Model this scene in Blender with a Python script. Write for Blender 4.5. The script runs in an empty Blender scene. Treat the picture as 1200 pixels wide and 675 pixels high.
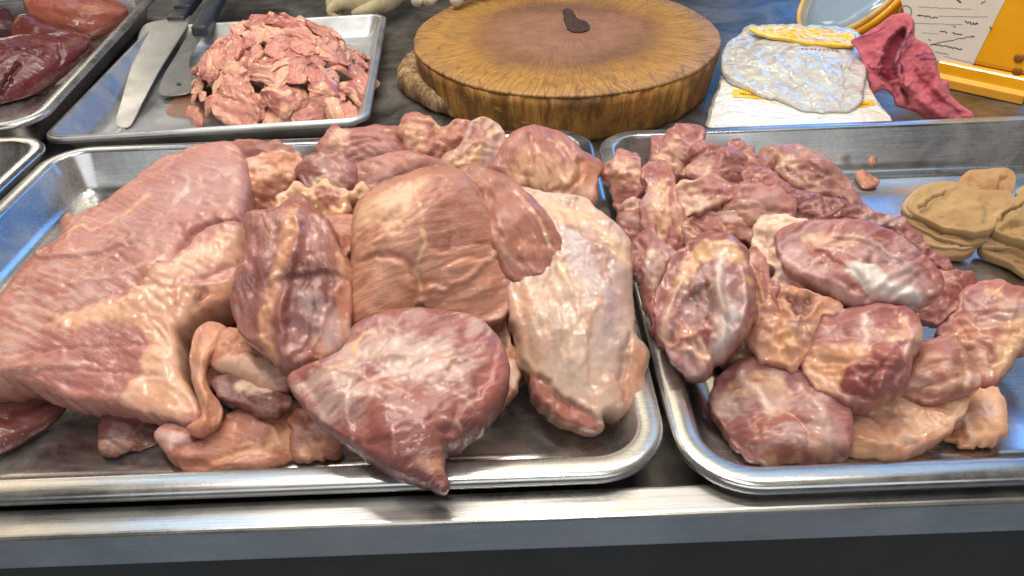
import bpy, bmesh, math, random
import numpy as np
from mathutils import Vector, Matrix
from mathutils.geometry import delaunay_2d_cdt

random.seed(7)
SC = bpy.context.scene
COL = SC.collection
# ------------------------------------------------------------------ camera
F, CX, CY, HC = 880.0, 600.0, 337.5, 0.42
PITCH, ROLL = math.atan(650 / F), math.atan(0.0375)
FW = np.array([0, math.cos(PITCH), -math.sin(PITCH)])
UP0 = np.array([0, math.sin(PITCH), math.cos(PITCH)])
RT0 = np.array([1.0, 0, 0])
RT = math.cos(ROLL) * RT0 - math.sin(ROLL) * UP0
UP = math.sin(ROLL) * RT0 + math.cos(ROLL) * UP0
CAM = np.array([0, 0, HC])


def rays(p):
    p = np.atleast_2d(np.asarray(p, float))
    return ((p[:, :1] - CX) * RT + (CY - p[:, 1:2]) * UP) / F + FW


def U(x, y, z):
    """point at height z seen at photo position x, y"""
    d = rays([(x, y)])[0]
    return CAM + d * ((z - HC) / d[2])


def hit(p, C, n):
    d = rays(p)
    t = ((C - CAM) @ n) / (d @ n)
    return CAM + d * t[:, None], t


def make_camera():
    cd = bpy.data.cameras.new('camera')
    cd.lens = F / 1200 * 36
    cd.sensor_width = 36
    cd.clip_start, cd.clip_end = 0.01, 100
    o = bpy.data.objects.new('camera', cd)
    m = Matrix([[RT[i], UP[i], -FW[i], CAM[i]] for i in range(3)] + [[0, 0, 0, 1]])
    o.matrix_world = m
    COL.objects.link(o)
    SC.camera = o


# ------------------------------------------------------------------ noise
_rs = np.random.RandomState(3)
_perm = _rs.permutation(256)
_perm = np.concatenate([_perm, _perm, _perm])
_grad = _rs.normal(size=(256, 2))
_grad /= np.linalg.norm(_grad, axis=1)[:, None]


def noise(p, seed=0):
    """gradient noise, about -1..1, p (n,2)"""
    p = np.asarray(p, float) + np.array([seed * 17.31 + 100, seed * 9.77 + 100])
    i = np.floor(p).astype(int)
    f = p - i
    u = f * f * f * (f * (f * 6 - 15) + 10)

    def g(dx, dy):
        h = _perm[(_perm[(i[:, 0] + dx) & 255] + i[:, 1] + dy) & 255]
        v = _grad[h]
        return v[:, 0] * (f[:, 0] - dx) + v[:, 1] * (f[:, 1] - dy)
    a = g(0, 0) * (1 - u[:, 0]) + g(1, 0) * u[:, 0]
    b = g(0, 1) * (1 - u[:, 0]) + g(1, 1) * u[:, 0]
    return (a * (1 - u[:, 1]) + b * u[:, 1]) * 1.5


def fbm(p, seed=0, o=3):
    p = np.asarray(p, float)
    r = 0
    a = 1
    for k in range(o):
        r = r + a * noise(p * 2 ** k, seed + k * 5)
        a *= .5
    return r


def sstep(a, b, x):
    t = np.clip((x - a) / (b - a + 1e-12), 0, 1)
    return t * t * (3 - 2 * t)


def lin(c):
    c = np.asarray(c, float) / 255
    return np.where(c <= .04045, c / 12.92, ((c + .055) / 1.055) ** 2.4)


# ------------------------------------------------------------------ outlines
def smooth(pts, closed=True, step=3.0):
    p = np.asarray(pts, float)
    n = len(p)
    out = []
    rng = range(n) if closed else range(n - 1)
    for i in rng:
        if closed:
            a, b, c, d = p[i - 1], p[i], p[(i + 1) % n], p[(i + 2) % n]
        else:
            a, b, c, d = p[max(i - 1, 0)], p[i], p[i + 1], p[min(i + 2, n - 1)]
        L = np.linalg.norm(c - b)
        k = max(1, int(L / step))
        for t in np.arange(k) / k:
            out.append(.5 * (2 * b + (c - a) * t + (2 * a - 5 * b + 4 * c - d) * t * t + (3 * b - a - 3 * c + d) * t ** 3))
    if not closed:
        out.append(p[-1])
    return np.array(out)


def seg_dist(p, poly, closed=True, side=False):
    """distance of p (n,2) to a polyline; side adds a signed side (left = +)"""
    a = poly
    b = np.roll(poly, -1, axis=0)
    if not closed:
        a, b = a[:-1], b[:-1]
    best = np.full(len(p), 1e9)
    sg = np.ones(len(p))
    for A, B in zip(a, b):
        e = B - A
        L2 = e @ e
        if L2 < 1e-16:
            continue
        w = p - A
        t = np.clip((w @ e) / L2, 0, 1)
        q = w - t[:, None] * e
        d2 = (q * q).sum(1)
        m = d2 < best
        best[m] = d2[m]
        if side:
            s = e[0] * w[:, 1] - e[1] * w[:, 0]
            sg[m] = np.sign(s[m])
    d = np.sqrt(best)
    return (d, sg) if side else d


def inside(p, poly):
    x, y = p[:, 0], p[:, 1]
    r = np.zeros(len(p), bool)
    a = poly
    b = np.roll(poly, -1, axis=0)
    for (x0, y0), (x1, y1) in zip(a, b):
        if y0 == y1:
            continue
        c = ((y0 > y) != (y1 > y)) & (x < (x1 - x0) * (y - y0) / (y1 - y0) + x0)
        r ^= c
    return r


def mlin(c):
    c = lin(c)
    g = c @ np.array([.3, .55, .15])
    c = g + (c - g) * (.98 - .17 * float(np.clip((c[0] / c[1] - 2.5) / 1.5, 0, 1)))
    c = c * .93 + .07 * lin((232, 170, 148))
    c[2] = max(c[2], .585 * c[1])
    g2 = c @ np.array([.3, .55, .15])
    c = g2 + (c - g2) * .97
    return np.clip(c, .004, 1) * np.array([.90, .93, .93])


class Dome:
    """smooth swelling over an outline: solves a Poisson problem on a grid"""

    def __init__(self, poly, expo):
        self.poly, self.expo = poly, expo
        lo, hi = poly.min(0), poly.max(0)
        ext = (hi - lo).max()
        G = 72
        s = ext / G
        self.s = s
        self.lo = lo - 3 * s
        nx = int((hi - lo)[0] / s) + 7
        ny = int((hi - lo)[1] / s) + 7
        self.nx, self.ny = nx, ny
        gx, gy = np.meshgrid(np.arange(nx), np.arange(ny), indexing='ij')
        P = np.stack([gx.ravel(), gy.ravel()], 1) * s + self.lo
        ins = inside(P, poly)
        d = seg_dist(P, poly)
        m = ins.reshape(nx, ny)
        h = np.where(m, d.reshape(nx, ny) * ext * .2, 0)
        for it in range(500):
            a = np.zeros_like(h)
            a[1:-1, 1:-1] = .25 * (h[:-2, 1:-1] + h[2:, 1:-1] + h[1:-1, :-2] + h[1:-1, 2:] + s * s)
            h = np.where(m, a, 0)
        dd = np.maximum(d.reshape(nx, ny), .3 * s)
        q = np.where(m, h / dd, 0)
        w = (m & (d.reshape(nx, ny) > .5 * s)).astype(float)
        q = q * w
        for it in range(6):   # extend outwards so that sampling near the edge stays smooth
            qs = q.copy(); ws = w.copy()
            for ax in (0, 1):
                for sh in (1, -1):
                    qs = qs + np.roll(q, sh, ax) * np.roll(w, sh, ax) * (w == 0)
                    ws = ws + np.roll(w, sh, ax) * (w == 0)
            fill = (w == 0) & (ws > 0)
            q = np.where(fill, qs / np.maximum(ws, 1e-9), q)
            w = np.where(fill, 1, w)
        self.q = q
        self.hmax = h.max()

    def __call__(self, p, d=None):
        if d is None:
            d = np.where(inside(p, self.poly), seg_dist(p, self.poly), 0)
        g = (p - self.lo) / self.s
        g = np.clip(g, 0, [self.nx - 1.001, self.ny - 1.001])
        i = g.astype(int)
        f = g - i
        q = self.q
        v = (q[i[:, 0], i[:, 1]] * (1 - f[:, 0]) * (1 - f[:, 1]) + q[i[:, 0] + 1, i[:, 1]] * f[:, 0] * (1 - f[:, 1])
             + q[i[:, 0], i[:, 1] + 1] * (1 - f[:, 0]) * f[:, 1] + q[i[:, 0] + 1, i[:, 1] + 1] * f[:, 0] * f[:, 1])
        return np.clip(v * d / self.hmax, 0, 1.2) ** self.expo


# ------------------------------------------------------------------ object helpers
def link(o):
    COL.objects.link(o)
    return o


def tag(o, label=None, cat=None, group=None, kind=None):
    if label: o['label'] = label
    if cat: o['category'] = cat
    if group: o['group'] = group
    if kind: o['kind'] = kind
    return o


def empty(name, loc, label=None, cat=None, group=None):
    o = bpy.data.objects.new(name, None)
    o.empty_display_size = .02
    o.location = loc
    return tag(link(o), label, cat, group)


def mesh_obj(name, verts, faces, mat, parent=None, smooth_=True):
    me = bpy.data.meshes.new(name)
    me.from_pydata([tuple(v) for v in verts], [], [tuple(f) for f in faces])
    me.update()
    me.materials.append(mat)
    if smooth_:
        me.polygons.foreach_set('use_smooth', [True] * len(me.polygons))
    o = link(bpy.data.objects.new(name, me))
    if parent:
        o.parent = parent
        o.matrix_parent_inverse = Matrix.Translation(-parent.location)
    return o


def bm_obj(name, bm, mat, parent=None, smooth_=False, bevel=0, seg=2):
    if bevel:
        bmesh.ops.bevel(bm, geom=bm.edges[:], offset=bevel, segments=seg, profile=.6, affect='EDGES')
    bmesh.ops.recalc_face_normals(bm, faces=bm.faces[:])
    me = bpy.data.meshes.new(name)
    bm.to_mesh(me); bm.free()
    me.materials.append(mat)
    if smooth_:
        me.polygons.foreach_set('use_smooth', [True] * len(me.polygons))
    o = link(bpy.data.objects.new(name, me))
    if parent:
        o.parent = parent
        o.matrix_parent_inverse = Matrix.Translation(-parent.location)
    return o


# ------------------------------------------------------------------ materials
def new_mat(name):
    m = bpy.data.materials.new(name)
    m.use_nodes = True
    nt = m.node_tree
    b = nt.nodes['Principled BSDF']
    return m, nt, b


def N(nt, typ, **kw):
    n = nt.nodes.new(typ)
    for k, v in kw.items():
        setattr(n, k, v)
    return n


def ramp(nt, fac, stops):
    r = N(nt, 'ShaderNodeValToRGB')
    el = r.color_ramp.elements
    while len(el) < len(stops):
        el.new(.5)
    for e, (p, c) in zip(el, stops):
        e.position = p
        e.color = tuple(c) + (1,) if len(c) == 3 else c
    nt.links.new(fac, r.inputs[0])
    return r.outputs[0]


def mix(nt, a, b, fac, mode='MIX'):
    n = N(nt, 'ShaderNodeMix', data_type='RGBA', blend_type=mode)
    for sock, v in ((n.inputs[0], fac), (n.inputs[6], a), (n.inputs[7], b)):
        if hasattr(v, 'is_linked'):
            nt.links.new(v, sock)
        elif isinstance(v, (int, float)):
            sock.default_value = v
        else:
            sock.default_value = tuple(v) + (1,)
    return n.outputs[2]


def mth(nt, op, a, b=None, c=None, clamp=False):
    n = N(nt, 'ShaderNodeMath', operation=op, use_clamp=clamp)
    for i, v in enumerate((a, b, c)):
        if v is None: continue
        if hasattr(v, 'is_linked'):
            nt.links.new(v, n.inputs[i])
        else:
            n.inputs[i].default_value = v
    return n.outputs[0]


def tex(nt, vec, scale, detail=4, rough=.55, stretch=None, rot=None, kind='noise', **kw):
    if stretch is not None or rot is not None:
        mp = N(nt, 'ShaderNodeMapping')
        if stretch is not None: mp.inputs['Scale'].default_value = stretch
        if rot is not None: mp.inputs['Rotation'].default_value = rot
        nt.links.new(vec, mp.inputs['Vector'])
        vec = mp.outputs[0]
    if kind == 'noise':
        t = N(nt, 'ShaderNodeTexNoise')
        t.inputs['Detail'].default_value = detail
        t.inputs['Roughness'].default_value = rough
        t.inputs['Distortion'].default_value = kw.get('dist', 0)
    else:
        t = N(nt, 'ShaderNodeTexVoronoi', feature=kw.get('feature', 'F1'))
    t.inputs['Scale'].default_value = scale
    nt.links.new(vec, t.inputs['Vector'])
    return t.outputs[0]


def bump(nt, b, h, dist, strength=1.0, prev=None, sock='Normal'):
    n = N(nt, 'ShaderNodeBump')
    n.inputs['Distance'].default_value = dist
    n.inputs['Strength'].default_value = strength
    nt.links.new(h, n.inputs['Height'])
    if prev is not None:
        nt.links.new(prev, n.inputs['Normal'])
    if sock:
        nt.links.new(n.outputs[0], b.inputs[sock])
    return n.outputs[0]


def meat_material(name, rough=.5, coat=.8, fibre=1.0, sss=.22, marb=.5, wet=1.0):
    m, nt, b = new_mat(name)
    at = N(nt, 'ShaderNodeAttribute', attribute_name='Col')
    uv = N(nt, 'ShaderNodeUVMap', uv_map='UVMap').outputs[0]
    ob = N(nt, 'ShaderNodeTexCoord').outputs['Object']
    fat = at.outputs['Alpha']
    musc = mth(nt, 'SUBTRACT', 1.0, fat, clamp=True)
    # fibres running along u
    fb = tex(nt, uv, 1, 4, .7, stretch=(60, 420, 1))
    fb2 = tex(nt, uv, 1, 3, .6, stretch=(25, 220, 1))
    blot = tex(nt, ob, 38, 4, .6)
    fine = tex(nt, ob, 320, 4, .65)
    f = mth(nt, 'MULTIPLY_ADD', fb, .66 * fibre, 1 - .33 * fibre)
    f2 = mth(nt, 'MULTIPLY_ADD', fb2, .55 * fibre, 1 - .275 * fibre)
    ff = mth(nt, 'MULTIPLY', f, f2)
    ffm = mth(nt, 'ADD', mth(nt, 'MULTIPLY', ff, musc), fat)
    c = N(nt, 'ShaderNodeVectorMath', operation='SCALE')
    nt.links.new(at.outputs['Color'], c.inputs[0])
    nt.links.new(ffm, c.inputs['Scale'])
    col = c.outputs[0]
    # redder and paler patches
    red = mix(nt, col, (1.0, .80, .79), ramp(nt, blot, [(.45, (0, 0, 0)), (.72, (.7,) * 3)]), 'MULTIPLY')
    pale = mix(nt, red, (1.12, 1.16, 1.14), ramp(nt, blot, [(.3, (.9,) * 3), (.47, (0, 0, 0))]), 'MULTIPLY')
    # thin pale connective streaks in the muscle
    rid = tex(nt, uv, 1, 6, .6, stretch=(16, 75, 1), dist=.6)
    rid = mth(nt, 'ABSOLUTE', mth(nt, 'SUBTRACT', rid, .5))
    st = ramp(nt, rid, [(.0, (.8,) * 3), (.016, (0, 0, 0))])
    zone = ramp(nt, tex(nt, ob, 22, 3, .5), [(.46, (0, 0, 0)), (.66, (1, 1, 1))])
    sm = mth(nt, 'MULTIPLY', mth(nt, 'MULTIPLY', mth(nt, 'MULTIPLY', st, zone), marb), musc)
    pale = mix(nt, pale, (.66, .47, .36), sm)
    # pale specks in zones, then the mottling of the fat
    spk = ramp(nt, tex(nt, ob, 420, 3, .6), [(.60, (0, 0, 0)), (.72, (.55,) * 3)])
    spz = ramp(nt, tex(nt, ob, 26, 3, .5), [(.48, (0, 0, 0)), (.62, (1, 1, 1))])
    pale = mix(nt, pale, (.74, .55, .46), mth(nt, 'MULTIPLY', spk, spz))
    fm = ramp(nt, tex(nt, ob, 120, 4, .65), [(.3, (.93, .86, .83)), (.6, (1.03, 1.03, 1.03))])
    pale = mix(nt, pale, fm, fat, 'MULTIPLY')
    nt.links.new(pale, b.inputs['Base Color'])
    rr = ramp(nt, tex(nt, ob, 60, 3, .6), [(.32, (rough * .55,) * 3), (.7, (min(1, rough * 1.5),) * 3)])
    nt.links.new(rr, b.inputs['Roughness'])
    b.inputs['Specular IOR Level'].default_value = .28
    b.inputs['Subsurface Weight'].default_value = sss
    b.inputs['Subsurface Radius'].default_value = (1, .35, .22)
    b.inputs['Subsurface Scale'].default_value = .004
    cw = ramp(nt, tex(nt, ob, 40, 4, .6), [(.38, (coat * .15,) * 3), (.54, (coat,) * 3)])
    nt.links.new(cw, b.inputs['Coat Weight'])
    b.inputs['Coat Roughness'].default_value = .07
    b.inputs['Coat IOR'].default_value = 1.45
    h1 = mth(nt, 'MULTIPLY', fb, musc)
    n1 = bump(nt, b, h1, .0011 * fibre + .0002, .5, sock=None)
    n2 = bump(nt, b, fine, .0008 * wet, .36, n1)
    n3 = bump(nt, b, tex(nt, ob, 300, 1.5, .5), .0015 * wet, .42, n1, 'Coat Normal')
    return m


def steel_material(name, rough=.24, stretch=(2, 60, 60), col=(.60, .60, .60), wear=1.0, dirt=.4, brush=.16, grease=.35):
    m, nt, b = new_mat(name)
    ob = N(nt, 'ShaderNodeTexCoord').outputs['Object']
    b.inputs['Metallic'].default_value = 1
    br = tex(nt, ob, 8, 5, .7, stretch=stretch)
    sm = tex(nt, ob, 11, 5, .62)
    scr = tex(nt, ob, 1, 6, .75, stretch=(14, 300, 300), rot=(0, 0, .5))
    r = mth(nt, 'MULTIPLY_ADD', br, brush, rough - brush / 2)
    r = mth(nt, 'ADD', r, ramp(nt, sm, [(.4, (0, 0, 0)), (.75, (.22 * wear,) * 3)]))
    nt.links.new(r, b.inputs['Roughness'])
    c = mix(nt, col, tuple(x * .74 for x in col), ramp(nt, sm, [(.42, (0, 0, 0)), (.8, (1, 1, 1))]))
    film = ramp(nt, tex(nt, ob, 26, 6, .68), [(.54, (0, 0, 0)), (.74, (dirt,) * 3)])
    c = mix(nt, c, (.36, .31, .26), film)
    gm = ramp(nt, tex(nt, ob, 9, 6, .7, dist=.8), [(.40, (0, 0, 0)), (.66, (grease,) * 3)])
    c = mix(nt, c, (.52, .49, .44), gm)
    nt.links.new(mth(nt, 'SUBTRACT', 1.0, gm), b.inputs['Metallic'])
    stk_ = ramp(nt, br, [(.3, (.86, .86, .86)), (.7, (1.08, 1.08, 1.08))])
    c = mix(nt, c, stk_, 1.0, 'MULTIPLY')
    nt.links.new(c, b.inputs['Base Color'])
    n1 = bump(nt, b, scr, .00025, .25, sock=None)
    n1 = bump(nt, b, tex(nt, ob, 5, 2, .5), .008, .10, n1, sock=None)
    bump(nt, b, tex(nt, ob, 90, 3, .6), .0006, .12, n1)
    return m


def plain_material(name, col, rough=.5, metal=0, var=.2, scale=40, bmp=0, bscale=200, spec=.5, coat=0, sss=0):
    m, nt, b = new_mat(name)
    ob = N(nt, 'ShaderNodeTexCoord').outputs['Object']
    t = tex(nt, ob, scale, 5, .6)
    lo = tuple(x * (1 - var) for x in col)
    hi = tuple(min(1, x * (1 + var)) for x in col)
    nt.links.new(ramp(nt, t, [(.3, lo), (.7, hi)]), b.inputs['Base Color'])
    rr = ramp(nt, tex(nt, ob, scale * 2, 3, .6), [(.3, (rough * .8,) * 3), (.7, (min(1, rough * 1.2),) * 3)])
    nt.links.new(rr, b.inputs['Roughness'])
    b.inputs['Metallic'].default_value = metal
    b.inputs['Specular IOR Level'].default_value = spec
    b.inputs['Coat Weight'].default_value = coat
    if sss:
        b.inputs['Subsurface Weight'].default_value = sss
        b.inputs['Subsurface Scale'].default_value = .006
    if bmp:
        bump(nt, b, tex(nt, ob, bscale, 4, .65), bmp, .6)
    return m


def cloth_material(name, rib=False, bmp=.0014, sc=600):
    m, nt, b = new_mat(name)
    at = N(nt, 'ShaderNodeAttribute', attribute_name='Col')
    ob = N(nt, 'ShaderNodeTexCoord').outputs['Object']
    uv = N(nt, 'ShaderNodeUVMap', uv_map='UVMap').outputs[0]
    t = tex(nt, ob, sc, 3, .7)
    t2 = tex(nt, ob, 70, 5, .65)
    c = mix(nt, at.outputs['Color'], ramp(nt, t, [(.3, (.90,) * 3), (.7, (1.06,) * 3)]), 1.0, 'MULTIPLY')
    c = mix(nt, c, ramp(nt, t2, [(.3, (.86, .85, .84)), (.68, (1.05,) * 3)]), 1.0, 'MULTIPLY')
    nt.links.new(c, b.inputs['Base Color'])
    b.inputs['Roughness'].default_value = .9
    b.inputs['Specular IOR Level'].default_value = .15
    b.inputs['Sheen Weight'].default_value = .15
    h = t
    if rib:
        w = N(nt, 'ShaderNodeTexWave')
        w.inputs['Scale'].default_value = 160
        w.inputs['Distortion'].default_value = 1.5
        nt.links.new(uv, w.inputs['Vector'])
        h = mth(nt, 'ADD', mth(nt, 'MULTIPLY', w.outputs[1], .9), mth(nt, 'MULTIPLY', t, .5))
    bump(nt, b, h, bmp, .8)
    return m


M = {}
M['pork'] = meat_material('pork')
M['shank'] = meat_material('shank', rough=.46, coat=1, fibre=.7, sss=.2, marb=.7)
M['film'] = meat_material('film', rough=.46, coat=1, fibre=.25, sss=.3, marb=.35, wet=.8)
M['offal'] = meat_material('offal', rough=.24, coat=.5, fibre=.15, sss=.12, marb=.05, wet=.12)
M['tray'] = steel_material('tray_steel', rough=.22, col=(.57, .56, .55), wear=.5, dirt=.3)
M['old_tray'] = steel_material('worn_tray_steel', rough=.36, col=(.62, .63, .64), wear=1.3, dirt=.6)
M['counter'] = steel_material('counter_steel', rough=.24, stretch=(1.2, 110, 110), col=(.60, .59, .57), wear=.8, dirt=.3, brush=.28, grease=.2)
M['blade'] = steel_material('blade_steel', rough=.34, stretch=(60, 2, 2), col=(.62, .60, .56), dirt=.5)
M['handle'] = plain_material('handle', (.02, .022, .03), .4, var=.3)
M['dark'] = plain_material('undercounter_shade', (.045, .040, .034), .6)  # near-black colour stands in for the shade under the counter
M['pink'] = cloth_material('pink_terry')
M['tan'] = cloth_material('tan_terry', bmp=.0005, sc=900)
M['knit'] = cloth_material('cream_knit', True, .0022, 350)

# ------------------------------------------------------------------ the swelling piece
FLOOR = .006


def piece(name, label, cat, pts, z, T=.02, back=.022, k=.55, tilt=0.0, expo=.36, col=(185, 122, 95), fib=(1, .2),
          jag=1.3, lump=(.0036, .040), mid=(.0006, .010), patches=(), strokes=(), mat='pork', s=.0017, seed=None,
          parent=None, group=None, zmin=FLOOR, anchor=None, bright=1.0, fibre_h=.0003, cuts=3, grow=2.0, auto=1.0, bund=.0008, shreds=0, salt=0, mottle=1):
    seed = (abs(hash(label or name)) % 97 if seed is None else seed)
    seed = sum(ord(ch) for ch in (label or name)) % 89 if seed is None else seed
    seed = sum(ord(ch) * (i + 1) for i, ch in enumerate(label or name)) % 89 + salt * 3 % 61
    px = smooth(pts, True, 3.0)
    CL = mlin if mat in ('pork', 'shank', 'film') else lin
    cen = px.mean(0)
    # ragged edge
    tang = np.roll(px, -1, 0) - np.roll(px, 1, 0)
    nr = np.stack([-tang[:, 1], tang[:, 0]], 1)
    nr /= np.linalg.norm(nr, axis=1)[:, None] + 1e-9
    meaty = mat in ('pork', 'shank', 'film') and T > .008
    sz = math.sqrt(np.prod(np.ptp(px, axis=0)))
    if meaty and auto and np.sqrt(np.prod(np.ptp(px, axis=0))) < 75:
        grow, jag, T, expo = grow + 2.2, jag * 1.5 + .4, T * .85, min(expo, .30)
    sgn_a = np.sum(px[:, 0] * np.roll(px[:, 1], -1) - np.roll(px[:, 0], -1) * px[:, 1])
    px = px + nr * (jag * fbm(px / 9.0, seed, 3) + jag * 1.9 * fbm(px / 22.0, seed + 3, 2) - grow * np.sign(sgn_a))[:, None]
    if meaty and auto:                   # knife nicks, seams and a fat trim of its own on every cut
        ra = random.Random(seed * 7 + len(pts) * 3)
        ex = np.ptp(px, axis=0)
        sz = math.sqrt(ex[0] * ex[1])
        strokes = list(strokes)
        fd = np.array(fib, float) / np.hypot(*fib)
        for q_ in range(int((3 + sz / 22) * auto)):
            c0 = cen + np.array([ra.uniform(-.36, .36) * ex[0], ra.uniform(-.36, .36) * ex[1]])
            L_ = sz * ra.uniform(.10, .30)
            dv_ = fd + np.array([ra.uniform(-.7, .7), ra.uniform(-.7, .7)])
            dv_ /= np.linalg.norm(dv_)
            m_ = c0 + np.array([-dv_[1], dv_[0]]) * ra.uniform(-.3, .3) * L_
            ln = [c0 - dv_ * L_, m_, c0 + dv_ * L_]
            ty = ra.random()
            if ty < .4: strokes.append(dict(p=ln, w=ra.uniform(1.2, 2.6), a=-ra.uniform(.7, 2.0)))
            elif ty < .62: strokes.append(dict(p=ln, w=ra.uniform(.8, 1.4), a=.4, c=(214, 172, 146), fat=.7, ca=.6))
            elif ty < .93: strokes.append(dict(p=ln, w=ra.uniform(2.5, 4.5), a=ra.uniform(-2.6, 2.6), kind='s', len=3))
            else: strokes.append(dict(p=ln, w=ra.uniform(2, 4), a=ra.uniform(.8, 1.8), c=(216, 166, 130), fat=.8, ca=.6))
        patches = list(patches)
        for q_ in range(mottle if sz > 45 else mottle - 1):     # silverskin, fat film and bare red muscle
            c0 = cen + np.array([ra.uniform(-.38, .38) * ex[0], ra.uniform(-.38, .38) * ex[1]])
            ty = ra.random()
            cc_, ff_ = ((190, 156, 152), .4) if ty < .45 else (((226, 180, 152), .85) if ty < .75 else (tuple(np.array(col) * .86), 0))
            an = math.atan2(fd[1], fd[0]) + ra.uniform(-.7, .7)
            La, Lb = sz * ra.uniform(.16, .34), sz * ra.uniform(.06, .14)
            el_ = [c0 + np.array([math.cos(an), math.sin(an)]) * La * math.cos(t_) * ra.uniform(.8, 1.2) + np.array([-math.sin(an), math.cos(an)]) * Lb * math.sin(t_) * ra.uniform(.7, 1.3) for t_ in np.arange(9) / 9 * 6.283]
            patches.append(dict(p=el_, c=cc_, fat=ff_, soft=ra.uniform(3, 8), a=ra.uniform(.6, .9), tear=ra.uniform(.05, .3), h=.6 if ff_ > .5 else 0))
        for q_ in range(ra.choice((0, 1, 1, 2)) if auto >= 1 else 0):
            n_ = len(px); i0 = ra.randrange(n_); ln = int(n_ * ra.uniform(.10, .22))
            arc = np.array([px[(i0 + j) % n_] for j in range(0, ln, 4)])
            if len(arc) > 3:
                arc = cen + (arc - cen) * ra.uniform(.86, .95)
                strokes.append(dict(p=arc, w=ra.uniform(2.0, 4.0), a=ra.uniform(.6, 1.6), c=(222, 172, 128), fat=1, ca=.9))
    view = -rays([cen])[0]
    view /= np.linalg.norm(view)
    n = k * view + (1 - k) * np.array([0, 0, 1.0]) + np.array([tilt, 0, 0])
    n /= np.linalg.norm(n)
    C = U(*(anchor if anchor else (cen[0], cen[1], z)))
    e1 = np.array([1.0, 0, 0]); e1 -= n * (e1 @ n); e1 /= np.linalg.norm(e1)
    e2 = np.cross(n, e1)

    def to2(p):
        X, t = hit(p, C, n)
        return np.stack([(X - C) @ e1, (X - C) @ e2], 1)
    poly = to2(px)
    _, tc = hit([cen], C, n)
    mpp = tc[0] / F                    # metres per photo pixel here
    dome = Dome(poly, expo)

    def to2s(p):                       # onto the swollen front
        p = np.asarray(p, float)
        q = to2(p)
        for it_ in range(5):
            h = dome(q) * T
            d = rays(p)
            t = ((C - CAM) @ n + h) / (d @ n)
            X = CAM + d * t[:, None]
            qn = np.stack([(X - C) @ e1, (X - C) @ e2], 1)
            q = qn * .6 + q * .4
        return q

    # points
    def cloud(sp):
        lo, hi = poly.min(0), poly.max(0)
        gx, gy = np.meshgrid(np.arange(lo[0], hi[0], sp), np.arange(lo[1], hi[1], sp * .866), indexing='ij')
        gx = gx + (np.arange(gx.shape[1]) % 2)[None, :] * sp * .5
        P = np.stack([gx.ravel(), gy.ravel()], 1)
        P = P[inside(P, poly)]
        d = seg_dist(P, poly)
        P = P[d > 1.5 * sp]
        tg = np.roll(poly, -1, 0) - np.roll(poly, 1, 0)
        nn = np.stack([-tg[:, 1], tg[:, 0]], 1)
        nn /= np.linalg.norm(nn, axis=1)[:, None] + 1e-12
        area = .5 * np.sum(poly[:, 0] * np.roll(poly[:, 1], -1) - np.roll(poly[:, 0], -1) * poly[:, 1])
        nn *= 1 if area > 0 else -1
        Q = [P]
        for r in (.12, .45, 1.0):
            R = poly + nn * r * sp
            dd = seg_dist(R, poly)
            ok = inside(R, poly) & (dd > .85 * r * sp)
            Q.append(R[ok])
        return np.concatenate(Q)

    def tri(sp):
        pc = cloud(sp)
        allp = [Vector(v) for v in np.concatenate([poly, pc])]
        nb = len(poly)
        ed = [(i, (i + 1) % nb) for i in range(nb)]
        r = delaunay_2d_cdt(allp, ed, [], 1, 1e-7)
        return np.array([tuple(v) for v in r[0]]), r[2]

    Pt, Ft = tri(s)
    Pb, Fb = tri(max(s * 3, .005))
    d = seg_dist(Pt, poly)
    d[d < 1e-6] = 0
    warp0 = np.stack([fbm(Pt / .03, seed + 13, 2), fbm(Pt / .03, seed + 17, 2)], 1) * .006
    prof = dome(Pt, d)
    fade = sstep(0, .006, d)
    fdir = np.array([fib[0], -fib[1]], float); fdir /= np.linalg.norm(fdir)
    uvr = np.stack([Pt @ fdir, Pt @ np.array([-fdir[1], fdir[0]])], 1)
    w = T * prof
    rc = random.Random(seed * 31 + len(pts))
    R2 = np.abs(poly).max()
    for q_ in range(cuts):               # knife cuts: flat faces meeting in soft ridges
        a_ = rc.uniform(0, 6.283)
        dr = np.array([math.cos(a_), math.sin(a_)])
        ext = (poly @ dr).max()
        pl = T * (rc.uniform(.84, .98) - rc.uniform(.45, .95) * ((Pt + warp0) @ dr - rc.uniform(-.1, .25) * ext) / ext)
        pl = np.maximum(pl, T * .30)
        kk_ = 16 / T
        w = np.where(prof > .2, -np.logaddexp(-kk_ * w, -kk_ * pl) / kk_, w) if q_ < 0 else -np.logaddexp(-kk_ * w, -kk_ * pl) / kk_
        w = np.maximum(w, 0)
    w = w + fade * (lump[0] * fbm(Pt / lump[1], seed, 2) + mid[0] * fbm(Pt / mid[1], seed + 3, 3)
                    + fibre_h * fbm(uvr / np.array([.02, .0035]), seed + 9, 2))
    if meaty:                            # bundles of muscle with creases between them
        bn = np.abs(fbm(uvr / np.array([.060, .013]) + 2.2 * warp0 / .006 * .12, seed + 81, 3))
        bm_ = sstep(-.35, .45, fbm(Pt / .035, seed + 83, 2))
        w = w + fade * bm_ * bund * (np.minimum(np.sqrt(bn + .01), .75) - .55) * 2
    base = CL(col) * bright
    c = np.tile(base, (len(Pt), 1))
    # slow drift of hue
    g = fbm(Pt / .028, seed + 21, 3)[:, None]
    c = c * (1 + np.clip(g, -1, 1) * np.array([.10, .16, .17]))
    fat = np.zeros(len(Pt))
    warp = np.stack([fbm(Pt / .012, seed + 31, 3), fbm(Pt / .012, seed + 37, 3)], 1) * .0022
    Pw = Pt + warp
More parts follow.
